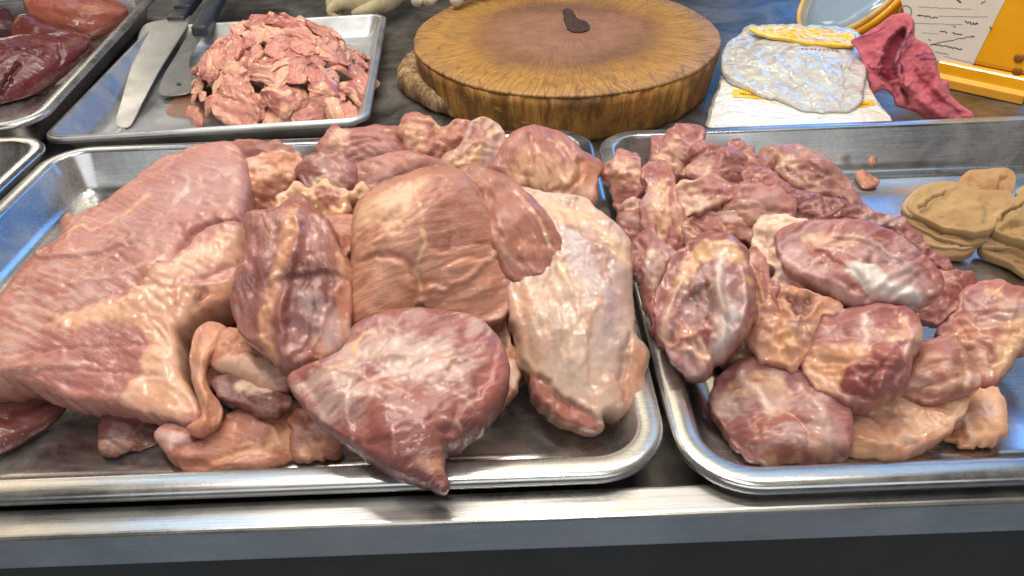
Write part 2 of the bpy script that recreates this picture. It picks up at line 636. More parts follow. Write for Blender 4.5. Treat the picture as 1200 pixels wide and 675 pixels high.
    for pa in patches:
        pp, pc = pa['p'], pa['c']
        q = to2s(smooth(pp, True, 6))
        sd = seg_dist(Pw, q) * np.where(inside(Pw, q), 1, -1)
        so = pa.get('soft', 4) * mpp
        mk = sstep(-so, so, sd + so * .8 * fbm(Pt / .007, seed + 41, 3) * pa.get('rag', 1.0)) * pa.get('a', 1.0)
        if pa.get('tear'):             # broken up into strands
            mk = mk * sstep(-.25, .35, fbm(uvr / np.array([.03, .006]), seed + 51, 3) + .5 - pa['tear'])
        c = c * (1 - mk[:, None]) + CL(pc) * bright * mk[:, None]
        fat = fat * (1 - mk) + mk * pa.get('fat', 0)
        w = w + fade * mk * pa.get('h', 0) * 1e-3
        if pa.get('rough'):
            w = w + fade * mk * pa['rough'] * 1e-3 * fbm(Pt / .0055, seed + 61, 3)
    for st in strokes:
        q = to2s(smooth(st['p'], False, 5))
        dd, sg = seg_dist(Pw, q, False, True)
        W = st.get('w', 4) * mpp
        amp = st.get('a', 0) * 1e-3
        W = W * (1 + .35 * fbm(Pt / .012, seed + 71, 2))
        if st.get('kind', 'g') == 'g':
            fn = np.exp(-(dd / W) ** 2)
            w = w + fade * amp * fn
            mk = fn
        else:                          # a step: the left side of the line stands proud
            L = st.get('len', 6) * W
            fn = np.where(sg > 0, 1 - np.exp(-dd / (.35 * W)), 0) * np.exp(-(dd / L) ** 2)
            w = w + fade * amp * fn
            mk = np.exp(-(dd / W) ** 2)
        if 'c' in st:
            mk = np.clip(mk * st.get('ca', 1.0) * 1.2, 0, 1)
            if meaty and not st.get('solid'):
                mk = mk * (.25 + .75 * sstep(-.35, .35, fbm(Pt / .009, seed + 91, 3)))
            c = c * (1 - mk[:, None]) + CL(st['c']) * bright * mk[:, None]
            fat = fat * (1 - mk) + mk * st.get('fat', 0)
    c = np.clip(c, .004, .9)
    top = C + Pt[:, :1] * e1 + Pt[:, 1:] * e2 + w[:, None] * n
    db = seg_dist(Pb, poly)
    db[db < 1e-6] = 0
    wb = -back * dome(Pb, db)
    bot = C + Pb[:, :1] * e1 + Pb[:, 1:] * e2 + wb[:, None] * n
    # weld along the outline
    key = {}
    for i in np.where(d == 0)[0]:
        key[(round(Pt[i, 0], 6), round(Pt[i, 1], 6))] = i
    idx = np.zeros(len(Pb), int)
    extra = []
    for j in range(len(Pb)):
        kk = (round(Pb[j, 0], 6), round(Pb[j, 1], 6))
        if db[j] == 0 and kk in key:
            idx[j] = key[kk]
        else:
            idx[j] = len(Pt) + len(extra)
            extra.append(j)
    V = np.concatenate([top, bot[extra]]) if extra else top
    V[:, 2] = np.maximum(V[:, 2], zmin)
    faces = [tuple(f) for f in Ft] + [tuple(idx[list(f)][::-1]) for f in Fb]
    loc = V.mean(0) * [1, 1, 0] + [0, 0, V[:, 2].min()]
    me = bpy.data.meshes.new(name)
    ploc = np.array(loc)
    me.from_pydata((V - ploc).tolist(), [], [list(map(int, f)) for f in faces])
    me.update()
    me.polygons.foreach_set('use_smooth', [True] * len(me.polygons))
    ca = me.attributes.new('Col', 'FLOAT_COLOR', 'POINT')
    full = np.ones((len(V), 4))
    full[:, :3] = base * .85
    full[:, 3] = 0
    full[:len(Pt), :3] = c
    full[:len(Pt), 3] = np.clip(fat, 0, 1)
    ca.data.foreach_set('color', full.ravel())
    uvl = me.uv_layers.new(name='UVMap')
    uvv = np.zeros((len(V), 2))
    uvv[:len(Pt)] = uvr
    uvv[len(Pt):] = Pb[extra] if extra else uvv[len(Pt):]
    li = np.zeros(len(me.loops), int)
    me.loops.foreach_get('vertex_index', li)
    uvl.data.foreach_set('uv', uvv[li].ravel())
    me.materials.append(M[mat])
    o = link(bpy.data.objects.new(name, me))
    o.location = ploc
    if parent:
        o.parent = parent
        o.matrix_parent_inverse = Matrix.Translation(-parent.location)
        if label: o['label'] = label
    else:
        tag(o, label, cat, group)
    if meaty and auto and not parent and shreds:
        rs_ = random.Random(seed * 13 + len(pts))
        for q_ in range(int(shreds * (2.2 + sz / 38))):
            i0 = rs_.randrange(len(px))
            if rs_.random() < .35:
                c0 = cen + (px[i0] - cen) * rs_.uniform(.3, .7)
            else:
                c0 = cen + (px[i0] - cen) * rs_.uniform(.80, .97)
            tv = px[(i0 + 4) % len(px)] - px[i0 - 4]
            tv = tv / (np.linalg.norm(tv) + 1e-9)
            if rs_.random() < .35: tv = np.array([-tv[1], tv[0]])
            nv = np.array([-tv[1], tv[0]])
            Ls, Ws = rs_.uniform(6, 17), rs_.uniform(2.4, 5.0)
            bend = rs_.uniform(-.5, .5)
            ol = []
            for a_ in np.arange(10) / 10 * 6.283:
                rr_ = rs_.uniform(.65, 1.25)
                u_, v_ = math.cos(a_) * Ls * rr_, math.sin(a_) * Ws * rr_
                ol.append(c0 + tv * u_ + nv * (v_ + bend * u_ * u_ / Ls))
            q2 = to2s([c0])[0]
            ii = int(np.argmin(((Pt - q2) ** 2).sum(1)))
            X = top[ii] + n * .001
            isf = rs_.random() < .68
            piece('fat' if isf else 'shred', None, None, ol, 0, anchor=(c0[0], c0[1], max(X[2], FLOOR + .003)), T=rs_.uniform(.0022, .0042), back=.006, k=min(.8, k + .1), tilt=tilt, expo=.4,
                  col=[(226, 180, 154), (220, 166, 136), (230, 194, 170), (206, 160, 146)][rs_.randrange(4)] if isf else tuple(np.array(col) * rs_.uniform(.82, 1.05)), jag=.9, lump=(.0012, .010), mid=(.0008, .004),
                  s=.0014, mat='film', parent=o, auto=0, cuts=0, grow=0, bund=0, salt=q_ + 1 + int(c0[0]),
                  patches=[P_((226, 180, 154), [c0 + (-90, -90), c0 + (90, -90), c0 + (90, 90), c0 + (-90, 90)], fat=1, a=.6)] if isf else ())
    return o


def P_(c, p, **k):
    return dict(p=p, c=c, **k)


def S_(p, **k):
    return dict(p=p, **k)


FATC = (228, 182, 156)
CREAM = (232, 198, 174)
ORNG = (214, 154, 122)
SILV = (204, 182, 176)
LAV = (176, 140, 142)
RED = (150, 72, 66)
PURP = (134, 82, 80)
TANM = (190, 126, 96)
ROSE = (178, 104, 92)

# ------------------------------------------------------------------ setting
make_camera()


def box(bm, x0, x1, y0, y1, z0, z1):
    r = bmesh.ops.create_cube(bm, size=1)
    for v in r['verts']:
        v.co = Vector((x0 if v.co.x < 0 else x1, y0 if v.co.y < 0 else y1, z0 if v.co.z < 0 else z1))
    return r['verts']


M['bench'] = steel_material('bench_steel', rough=.34, stretch=(1, 60, 60), col=(.22, .205, .19), wear=1.3, dirt=.8)
LZ = .036
ye = float(U(600, 610.5, LZ)[1])
bm = bmesh.new()
box(bm, -2.2, 2.2, ye, .3055, LZ - .031, LZ)
ct = bm_obj('counter', bm, M['counter'], bevel=.0035, seg=4)
tag(ct, kind='structure')
bm = bmesh.new()
box(bm, -2.2, 2.2, .33, 1.62, -.04, 0)
tag(bm_obj('bench_top', bm, M['bench'], bevel=.002), kind='structure')
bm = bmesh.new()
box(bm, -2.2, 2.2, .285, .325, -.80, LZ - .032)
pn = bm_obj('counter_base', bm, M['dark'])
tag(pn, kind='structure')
bm = bmesh.new()
bmesh.ops.create_grid(bm, x_segments=2, y_segments=2, size=14)
for v in bm.verts: v.co.z = -.86
gr = bm_obj('ground', bm, plain_material('ground', (.022, .020, .018), .8, var=.3, scale=6))
tag(gr, kind='structure')
bm = bmesh.new()
box(bm, -6, 6, -6, .29, -.859, -.805)
tag(bm_obj('pavement', bm, plain_material('pavement', (.26, .32, .42), .8, var=.2, scale=6)), kind='structure')  # out of view; blue tint put in for the counter face's bluish reflection


def ring_pts(w, h, r, off, z, n=12):
    w, h = w / 2 - off, h / 2 - off
    r = max(r - off, .012)
    P = []
    for cx, cy, a0 in ((w - r, h - r, 0), (-w + r, h - r, 90), (-w + r, -h + r, 180), (w - r, -h + r, 270)):
        for k in range(n + 1):
            a = math.radians(a0 + 90 * k / n)
            P.append((cx + r * math.cos(a), cy + r * math.sin(a), z))
    return P


def tray(label, cx, cy, w, h, zr, rot=0, R=.05, fl=.018, zf=.004, mat='tray', flare=.014, bead=.02, name='steel_tray', wob=.0006):
    prof = [(.0035, zr - .009), (.0004, zr - .0075), (0, zr - .005), (.0008, zr - .0022), (.0028, zr - .0008), (.006, zr), (fl - .004, zr + .0002), (fl - .0012, zr - .0006),
            (fl, zr - .003), (fl + flare * .8, zf + .012), (fl + flare, zf + .007), (fl + flare + .004, zf + .0022), (fl + flare + .010, zf + .0003),
            (fl + flare + .016, zf), (fl + flare + bead, zf + .0002), (fl + flare + bead + .003, zf + .0016), (fl + flare + bead + .009, zf + .0016),
            (fl + flare + bead + .012, zf), (fl + flare + bead + .05, zf), (fl + flare + bead + .11, zf)]
    V, Fc = [], []
    for off, z in prof:
        V += ring_pts(w, h, R, off, z)
    m = len(V) // len(prof)
    V = np.array(V)
    V[:, 2] += wob * fbm(V[:, :2] / .11, int(abs(cx) * 100) % 50, 2) * (V[:, 2] > .01)
    V[:, 0] += wob * 1.5 * fbm(V[:, :2] / .13, 5 + int(abs(cx) * 100) % 50, 2) * (V[:, 2] > .01)
    for i in range(len(prof) - 1):
        for j in range(m):
            a, b = i * m + j, i * m + (j + 1) % m
            Fc.append((a, b, b + m, a + m))
    Fc.append(tuple(range((len(prof) - 1) * m, len(prof) * m)))
    o = mesh_obj(name, V, Fc, M[mat])
    o.location = (cx, cy, 0)
    o.rotation_euler = (0, 0, rot)
    s = o.modifiers.new('thickness', 'SOLIDIFY')
    s.thickness = .0009
    s.offset = -1
    tag(o, label, 'tray')
    return o


tray('large steel tray holding the heap of big pork cuts', -.2135, .557, .623, .510, .05)
tray('large steel tray holding the pork shank meat and the folded tan cloth', .4105, .5445, .619, .511, .05)
tray('empty steel tray at the left edge beside the big pork tray', -.845, .592, .619, .51, .05)
tray('shallow pale steel tray holding chopped meat and two knives', -.388, 1.102, .405, .455, .036, rot=.06, R=.03, fl=.010, zf=.003, mat='old_tray', bead=.03)
FR, BR = U(50, 136, .055), U(178, -2, .055)
dv = (BR - FR)[:2]; L = np.linalg.norm(dv); dv /= L
pv = np.array([-dv[1], dv[0]])
cc = FR[:2] + dv * .30 + pv * .24 - dv * .012
tray('deep steel tray holding dark glossy livers', cc[0], cc[1], .48, .62, .055, rot=math.atan2(dv[1], dv[0]) - math.pi / 2, R=.05, fl=.016, zf=.004)

# ------------------------------------------------------------------ pork heap
G1 = None


def pk(label, pts, z, **k):
    return piece('pork_cut', label, 'pork', pts, z, **k)


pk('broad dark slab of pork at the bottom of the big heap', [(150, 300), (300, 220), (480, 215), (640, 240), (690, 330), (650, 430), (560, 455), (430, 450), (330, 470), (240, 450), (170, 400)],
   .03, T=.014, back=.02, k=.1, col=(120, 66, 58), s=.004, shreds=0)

pk('broad draped pork slab with a lavender pink top and a wide fat band',
   [(276, 176), (290, 195), (295, 222), (293, 250), (294, 290), (286, 318), (282, 345), (272, 358), (253, 368), (240, 374), (228, 388), (213, 398), (216, 440), (230, 470), (238, 492), (220, 497), (183, 488), (138, 478), (85, 472), (53, 462), (20, 452), (0, 458), (-40, 454), (-50, 400), (-20, 380), (0, 371), (20, 347), (33, 327), (60, 303), (80, 292), (78, 268), (85, 256), (100, 262), (108, 259), (147, 237), (187, 203), (225, 184)],
   .072, T=.026, back=.045, k=.42, tilt=-.2, expo=.23, col=(184, 120, 108), fib=(1, .5), jag=1.2, mat='shank', lump=(.003, .05), mid=(.0005, .010), cuts=2, bund=.0009,
   patches=[P_((188, 142, 136), [(190, 205), (270, 182), (290, 215), (282, 240), (225, 250), (180, 290), (150, 300), (120, 290), (140, 250)], soft=24, a=.7),
            P_((202, 160, 150), [(20, 350), (80, 300), (150, 300), (130, 345), (60, 370), (20, 420), (-10, 430)], soft=14, a=.8, tear=.25, fat=.3),
            P_((166, 86, 78), [(110, 300), (160, 240), (180, 245), (165, 300), (120, 330)], soft=16, a=.6, tear=.25),
            P_((158, 88, 82), [(218, 262), (240, 250), (292, 248), (293, 262), (240, 272), (222, 280)], soft=6, a=.6),
            P_((172, 104, 98), [(30, 405), (110, 372), (165, 390), (160, 430), (135, 465), (50, 455)], soft=10, a=.7),
            P_((224, 172, 140), [(160, 347), (213, 338), (235, 352), (222, 382), (210, 400), (214, 440), (228, 480), (183, 486), (140, 470), (158, 430), (168, 390), (118, 362)], soft=5, fat=.9, h=1.2, rough=.5),
            P_((226, 176, 144), [(292, 272), (235, 290), (165, 334), (112, 357), (60, 376), (70, 386), (125, 372), (170, 354), (230, 320), (288, 298)], soft=6, fat=.85, h=.8),
            P_((204, 136, 104), [(284, 322), (276, 356), (245, 372), (232, 352), (235, 340)], soft=5, fat=.4, h=2)],
   strokes=[S_([(296, 262), (268, 262), (240, 270), (215, 292), (190, 312)], kind='s', w=5, a=6, len=8), S_([(296, 259), (268, 259), (240, 264), (222, 276), (212, 292)], w=3.5, a=-5, c=(126, 66, 58), ca=.5),
            S_([(190, 312), (150, 336), (100, 356), (50, 380)], w=4, a=-1.2), S_([(210, 262), (214, 280), (206, 300)], w=4, a=-2), S_([(178, 300), (185, 265), (215, 225), (270, 205)], w=6, a=-1.2), S_([(60, 345), (120, 300), (165, 280)], w=4, a=-.9),
            S_([(100, 330), (150, 318), (195, 296)], w=3, a=1, c=(210, 166, 146), fat=.7, ca=.6), S_([(292, 306), (255, 320), (215, 336)], w=3, a=-1.6), S_([(240, 342), (231, 352), (232, 372), (246, 368)], w=4, a=-5, c=(120, 60, 46), ca=.7),
            S_([(286, 332), (240, 336), (215, 336), (208, 352)], w=5, a=3, c=(222, 166, 130), fat=.7), S_([(206, 347), (200, 390), (205, 440), (222, 485)], w=5, a=-1.6), S_([(60, 440), (110, 452), (140, 460)], w=3, a=-.8), S_([(20, 440), (60, 446), (100, 455)], w=3, a=-1.2)])

pk('dark smooth kidney shaped piece at the lower left corner of the big tray', [(-60, 452), (0, 456), (41, 455), (73, 463), (77, 474), (61, 492), (33, 511), (0, 529), (-50, 545), (-90, 500)],
   .03, anchor=(0, 529, .012), T=.016, back=.012, k=.35, col=(112, 68, 66), mat='offal', jag=.2, lump=(.0015, .03), mid=(.0003, .01), strokes=[S_([(0, 490), (40, 470), (70, 468)], w=6, a=-1, c=(96, 50, 46))])

pk('small dark red block on the tray floor under the fatty slab', [(130, 472), (163, 480), (200, 482), (192, 500), (183, 518), (157, 526), (127, 530), (119, 520), (122, 494)],
   .02, anchor=(140, 528, .008), T=.01, back=.012, k=.55, expo=.3, col=(104, 46, 46), jag=.6, lump=(.0012, .03))

pk('long narrow tan strip curling down behind the fatty slab', [(233, 388), (247, 381), (265, 386), (262, 400), (248, 418), (242, 440), (247, 461), (260, 480), (256, 497), (237, 511), (220, 503), (238, 490), (234, 468), (227, 445), (224, 415)],
   .055, T=.012, back=.014, k=.6, col=(196, 128, 92), fib=(.1, 1), jag=.6, strokes=[S_([(252, 388), (238, 420), (236, 445), (250, 480)], w=4, a=1.5, c=(220, 160, 116), fat=.5)])

pk('orange tinted wedge of fat and lean below the purple block', [(263, 387), (300, 395), (345, 425), (348, 444), (330, 462), (297, 450), (258, 436), (245, 425), (250, 408)],
   .055, T=.014, back=.02, k=.55, col=(198, 126, 92), fib=(1, -.6), patches=[P_(FATC, [(255, 420), (300, 415), (335, 435), (330, 455), (290, 445), (256, 434)], soft=6, fat=.8, h=1)], strokes=[S_([(262, 405), (300, 412), (340, 432)], w=3, a=-2)])

pk('dark ragged scrap in the hollow below the purple block', [(258, 448), (290, 442), (325, 458), (340, 468), (318, 482), (285, 476), (262, 464)],
   .045, T=.01, back=.02, k=.5, col=(126, 68, 60), jag=1.5, patches=[P_(CREAM, [(272, 446), (300, 444), (318, 456), (290, 458)], soft=4, fat=1)])

pk('flat tan slice with a pale fat edge lying against the front rim', [(183, 513), (196, 502), (228, 502), (261, 497), (301, 468), (334, 472), (353, 480), (350, 498), (358, 518), (353, 535), (314, 549), (285, 549), (228, 553), (208, 543), (195, 530)],
   .03, anchor=(250, 552, .012), T=.016, back=.02, k=.5, expo=.24, col=(184, 112, 86), fib=(1, .3), jag=.7,
   patches=[P_((222, 168, 122), [(258, 535), (300, 516), (345, 492), (352, 500), (354, 514), (318, 526), (280, 535)], soft=4, fat=.8), P_((196, 124, 88), [(230, 545), (280, 536), (356, 518), (350, 535), (300, 550)], soft=4, a=.9), P_((176, 92, 76), [(185, 512), (225, 504), (222, 520), (206, 540), (192, 525)], soft=4, a=.8)],
   strokes=[S_([(236, 500), (226, 514), (208, 524), (205, 540)], w=3, a=-4, c=(120, 60, 46), ca=.5), S_([(214, 545), (260, 536), (330, 508)], w=2.5, a=-1.2)])

pk('small tan offcut tucked between the flat slice and the red cut', [(345, 484), (366, 486), (386, 502), (397, 528), (382, 538), (356, 538), (346, 524)],
   .025, anchor=(370, 537, .010), T=.01, back=.014, k=.5, col=(168, 100, 76), patches=[P_(ORNG, [(352, 520), (374, 515), (380, 536), (356, 537)], soft=4, fat=.5)], strokes=[S_([(355, 490), (372, 510), (376, 534)], w=3, a=-2.5)])

pk('purple brown block with a knobbly fat ridge, left of the big round cut',
   [(293, 254), (318, 256), (333, 248), (352, 233), (377, 255), (394, 280), (400, 300), (410, 312), (414, 335), (412, 375), (414, 402), (398, 420), (372, 432), (345, 433), (324, 426), (302, 406), (288, 395), (277, 371), (274, 350), (281, 328), (292, 300), (290, 272)],
   .105, T=.030, back=.05, k=.6, tilt=-.05, expo=.31, col=(160, 94, 84), fib=(.25, 1), mat='shank',
   patches=[P_((148, 88, 86), [(293, 256), (330, 256), (318, 300), (300, 345), (300, 400), (278, 370), (276, 345), (290, 300)], soft=6, a=.8),
            P_((216, 158, 116), [(336, 250), (352, 238), (350, 270), (338, 300), (326, 330), (316, 362), (318, 395), (330, 420), (305, 405), (300, 370), (314, 330), (326, 290)], soft=5, fat=.85, h=1.6, rough=1.4, a=.9),
            P_((126, 68, 66), [(332, 318), (360, 306), (394, 322), (388, 350), (372, 362), (362, 388), (340, 382), (330, 352)], soft=5, a=.85, h=-2.5),
            P_((196, 126, 98), [(396, 300), (414, 330), (412, 400), (385, 425), (368, 400), (375, 370), (392, 345)], soft=7, a=.9),
            P_((166, 120, 116), [(330, 380), (362, 392), (356, 420), (330, 420)], soft=6, a=.7, fat=.3)],
   strokes=[S_([(350, 246), (348, 285), (334, 330), (326, 380), (334, 415)], w=5, a=4.0), S_([(300, 270), (296, 320), (288, 370)], w=3, a=-1.6), S_([(322, 300), (308, 350), (306, 390)], w=2.5, a=-2),
            S_([(394, 318), (372, 312), (348, 316), (332, 322)], kind='s', w=5, a=-3.5, len=4), S_([(370, 362), (360, 395), (345, 425)], w=3, a=-2.5), S_([(398, 330), (378, 365), (366, 400)], w=3, a=1.5)])

pk('small tan nub wedged between the purple block and the round cut', [(384, 262), (402, 256), (416, 258), (420, 280), (410, 300), (397, 308), (388, 290)],
   .105, T=.012, back=.02, k=.6, col=(186, 116, 92), strokes=[S_([(400, 262), (404, 285), (398, 300)], w=3, a=-1.5)])

pk('big round two lobed tan cut with a white seam in the middle of the heap',
   [(413, 285), (420, 250), (447, 227), (477, 213), (513, 205), (540, 209), (561, 237), (584, 287), (603, 313), (599, 340), (593, 366), (581, 378), (561, 380), (528, 375), (508, 369), (491, 361), (480, 372), (438, 386), (416, 382), (411, 362), (412, 340), (415, 307)],
   .105, T=.040, back=.05, k=.65, expo=.35, col=(190, 130, 104), fib=(1, -.35), lump=(.002, .04), mid=(.0006, .012),
   patches=[P_((210, 150, 116), [(413, 310), (440, 298), (475, 304), (492, 325), (494, 360), (480, 372), (438, 386), (414, 380)], soft=7, a=.9),
            P_((226, 180, 142), [(418, 252), (450, 228), (500, 207), (508, 215), (488, 225), (472, 262), (452, 286), (425, 300), (414, 290)], soft=6, fat=.8, a=.85, rough=.5),
            P_((200, 134, 106), [(414, 270), (440, 262), (452, 280), (420, 298)], soft=5, a=.7),
            P_((182, 118, 98), [(500, 208), (540, 212), (580, 285), (560, 280), (507, 290), (496, 250)], soft=6, a=.8),
            P_((194, 134, 108), [(495, 295), (565, 285), (600, 320), (590, 370), (520, 372)], soft=8, a=.6),
            P_((232, 214, 180), [(483, 357), (490, 354), (500, 360), (496, 366), (486, 366)], soft=2, fat=1, h=3)],
   strokes=[S_([(484, 222), (493, 248), (495, 280), (490, 312), (492, 330)], w=2.2, a=.3, c=(230, 190, 146), fat=1), S_([(492, 326), (490, 345), (488, 362)], w=4, a=-4.5),
            S_([(415, 306), (445, 298), (478, 305), (494, 330)], w=4, a=-3.0), S_([(508, 288), (532, 283), (562, 277), (575, 280)], w=1.8, a=-1.6, c=(140, 80, 58), ca=.5),
            S_([(527, 255), (530, 283)], w=1.5, a=-1.2), S_([(505, 262), (520, 256)], w=1.4, a=-.9), S_([(545, 240), (560, 262)], w=1.6, a=-.9), S_([(420, 280), (450, 262), (466, 242)], w=3, a=-1.8, c=(180, 104, 70), ca=.5),
            S_([(430, 290), (455, 272)], w=2, a=1.2, c=(232, 186, 130), fat=.8), S_([(570, 340), (590, 330)], w=2, a=-1)])

pk('brown oval muscle leaning on the right of the big round cut',
   [(536, 204), (563, 198), (592, 210), (616, 229), (638, 252), (655, 280), (664, 306), (655, 326), (624, 334), (598, 334), (574, 304), (550, 250)],
   .117, T=.022, back=.035, k=.6, expo=.37, col=(168, 100, 78), fib=(.55, 1), jag=.9, auto=.7,
   patches=[P_((150, 84, 72), [(600, 300), (648, 300), (642, 322), (606, 320)], soft=6, a=.7), P_((182, 142, 130), [(543, 208), (556, 212), (566, 245), (560, 248)], soft=4, fat=.5)],
   strokes=[S_([(604, 222), (624, 246), (642, 274), (654, 302)], w=2, a=.6, c=(228, 190, 160), fat=1), S_([(558, 212), (572, 248), (590, 280)], w=2, a=-1)])

pk('large cut covered with pale silvery yellow skin beside the right rim of the tray',
   [(600, 222), (633, 230), (677, 238), (698, 256), (717, 272), (736, 292), (737, 317), (737, 362), (741, 397), (753, 412), (755, 432), (747, 470), (725, 489), (704, 490), (704, 504), (690, 505), (658, 494), (629, 470), (619, 446), (609, 420), (600, 386), (595, 355), (594, 327), (600, 300), (606, 270), (602, 245)],
   .074, T=.034, back=.05, k=.6, tilt=.12, expo=.32, col=(204, 166, 146), fib=(.2, 1), mat='film', auto=.5, lump=(.002, .035), mid=(.0008, .008),
   patches=[P_((188, 164, 164), [(645, 250), (690, 262), (728, 300), (730, 360), (728, 400), (700, 420), (690, 360), (668, 310), (655, 280)], soft=16, a=.95, fat=.3),
            P_((228, 186, 154), [(606, 226), (676, 240), (700, 258), (690, 262), (640, 246), (628, 250)], soft=5, fat=.9, h=1.2),
            P_((230, 190, 158), [(702, 262), (735, 292), (737, 318), (722, 302), (708, 284)], soft=5, fat=.9, h=1.2),
            P_((220, 178, 144), [(598, 330), (640, 326), (650, 350), (640, 400), (640, 440), (618, 440), (602, 390)], soft=10, fat=.6, a=.7),
            P_((222, 194, 172), [(640, 330), (690, 330), (712, 400), (716, 460), (690, 470), (660, 430), (650, 380)], soft=14, fat=.4, a=.55),
            P_((176, 118, 100), [(690, 268), (712, 290), (716, 330), (700, 310)], soft=6, a=.7),
            P_((176, 92, 70), [(612, 432), (640, 442), (664, 464), (692, 480), (704, 492), (700, 505), (658, 495), (628, 470)], soft=3, h=-3),
            P_((214, 160, 128), [(736, 400), (753, 412), (754, 440), (744, 470), (733, 470), (738, 430)], soft=3, fat=.5)],
   strokes=[S_([(612, 434), (640, 445), (664, 466), (692, 482), (706, 492)], w=2.6, a=-2.5, c=(140, 74, 58), ca=.6), S_([(640, 250), (655, 285), (668, 330)], w=3, a=1.5, c=(226, 196, 160), fat=.8),
            S_([(738, 395), (730, 430), (735, 475)], w=3.5, a=-3, c=(150, 96, 70), ca=.5), S_([(632, 258), (640, 290), (650, 312), (640, 330)], w=4, a=-2), S_([(670, 260), (700, 290), (712, 330)], w=3, a=-1),
            S_([(690, 300), (680, 350), (690, 410)], w=2.5, a=.8), S_([(655, 350), (662, 400), (680, 450)], w=2.5, a=-.8), S_([(612, 340), (616, 380), (622, 420)], w=4, a=-1.2)])

pk('wide red cut veiled in white membrane with its tip hanging over the front rim',
   [(416, 391), (434, 382), (460, 374), (491, 371), (528, 375), (561, 382), (581, 402), (593, 427), (595, 452), (586, 476), (566, 500), (546, 516), (538, 524), (523, 529), (520, 552), (525, 570), (518, 577), (500, 568), (471, 558), (447, 546), (418, 526), (398, 511), (377, 497), (357, 476), (339, 449), (361, 436), (394, 427), (412, 410)],
   .058, anchor=(518, 560, .058), T=.030, back=.03, k=.42, expo=.32, col=(158, 78, 72), fib=(1, -.5), mat='shank', jag=.8, lump=(.0022, .035),
   patches=[P_((198, 162, 150), [(415, 395), (460, 380), (510, 382), (535, 400), (545, 440), (570, 470), (540, 470), (500, 440), (450, 450), (420, 480), (400, 470), (385, 440)], soft=14, fat=.55, tear=.22, a=.85),
            P_((206, 176, 166), [(455, 392), (510, 390), (530, 410), (505, 430), (470, 435), (445, 420)], soft=10, fat=.6, a=.75),
            P_((200, 168, 160), [(342, 450), (362, 440), (392, 432), (400, 470), (390, 500), (365, 478)], soft=8, fat=.5, tear=.12, a=.9, h=.8),
            P_((176, 84, 74), [(545, 385), (580, 402), (593, 440), (575, 480), (555, 470), (560, 430)], soft=8, a=.8),
            P_((214, 158, 124), [(490, 536), (510, 520), (522, 532), (516, 550), (500, 552)], soft=5, fat=.6, tear=.2),
            P_((140, 64, 60), [(415, 500), (470, 480), (520, 500), (510, 530), (460, 540)], soft=10, a=.6)],
   strokes=[S_([(430, 400), (410, 440), (405, 480), (412, 510)], w=2, a=.8, c=(220, 190, 172), fat=.8), S_([(445, 395), (480, 430), (530, 455), (560, 480)], w=1.6, a=.6, c=(216, 186, 170), fat=.8),
            S_([(480, 385), (520, 410), (545, 450)], w=1.5, a=.6, c=(216, 186, 170), fat=.8), S_([(420, 420), (460, 410), (500, 395)], w=1.8, a=.6, c=(220, 194, 178), fat=.8), S_([(400, 450), (440, 450), (490, 470), (540, 500)], w=1.3, a=.5, c=(210, 172, 156), fat=.7),
            S_([(425, 480), (450, 470), (500, 490)], w=1.2, a=.4, c=(206, 164, 150), fat=.7), S_([(518, 506), (540, 508), (560, 496), (580, 480)], w=4, a=-3), S_([(530, 495), (522, 515), (520, 545)], w=4, a=-2.5), S_([(460, 505), (462, 530)], w=2, a=.6, c=(214, 178, 160), fat=.6),
            S_([(575, 400), (560, 440), (562, 480)], w=5, a=-1.2)])

pk('narrow ragged offcut showing between the red cut and the skin covered cut', [(571, 380), (588, 373), (597, 400), (607, 425), (610, 443), (600, 458), (584, 474), (578, 440)],
   .05, T=.012, back=.02, k=.55, col=(192, 134, 98), jag=1.4, patches=[P_(CREAM, [(598, 420), (610, 440), (600, 456), (592, 440)], soft=3, fat=.8), P_((150, 80, 66), [(573, 382), (590, 376), (594, 400), (584, 420)], soft=4, a=.7)], strokes=[S_([(583, 378), (592, 420), (588, 465)], w=3, a=-2.5)])

# rear of the heap
pk('purple lump with yellow fat at the upper left of the heap', [(350, 198), (367, 186), (391, 184), (411, 196), (418, 213), (411, 228), (396, 236), (378, 226), (358, 216)],
   .112, T=.020, back=.03, k=.6, col=(152, 92, 88), mat='shank', patches=[P_(CREAM, [(362, 206), (378, 200), (396, 214), (404, 228), (390, 234), (372, 224)], soft=5, fat=.8, tear=.1, rough=1)], strokes=[S_([(366, 215), (385, 208), (402, 222)], w=2, a=.8, c=CREAM, fat=1)])
pk('crumbly lump of yellow fat above the purple block', [(326, 234), (343, 224), (362, 222), (380, 218), (400, 228), (420, 222), (433, 232), (412, 240), (404, 257), (391, 267), (377, 256), (360, 240), (344, 242), (331, 248)],
   .118, T=.014, back=.02, k=.6, col=(222, 174, 128), jag=2.4, lump=(.004, .014), mid=(.0026, .006), mat='film',
   patches=[P_((222, 174, 128), [(320, 220), (440, 215), (440, 270), (320, 270)], soft=2, fat=1), P_((170, 90, 78), [(368, 222), (392, 220), (398, 236), (380, 240)], soft=3, a=.8)])
pk('orange tan piece with soft lumps at the upper left of the heap', [(281, 197), (304, 186), (344, 187), (354, 200), (346, 214), (352, 228), (338, 244), (318, 250), (296, 249), (290, 225)],
   .108, T=.018, back=.03, k=.6, col=(200, 134, 94), jag=1.4, lump=(.003, .016), mid=(.0016, .008), patches=[P_((178, 104, 80), [(300, 225), (330, 222), (345, 240), (310, 248)], soft=5, a=.7), P_(ORNG, [(290, 196), (330, 190), (340, 205), (300, 210)], soft=4, fat=.4)], strokes=[S_([(292, 224), (316, 230), (344, 216)], w=3, a=-3)])
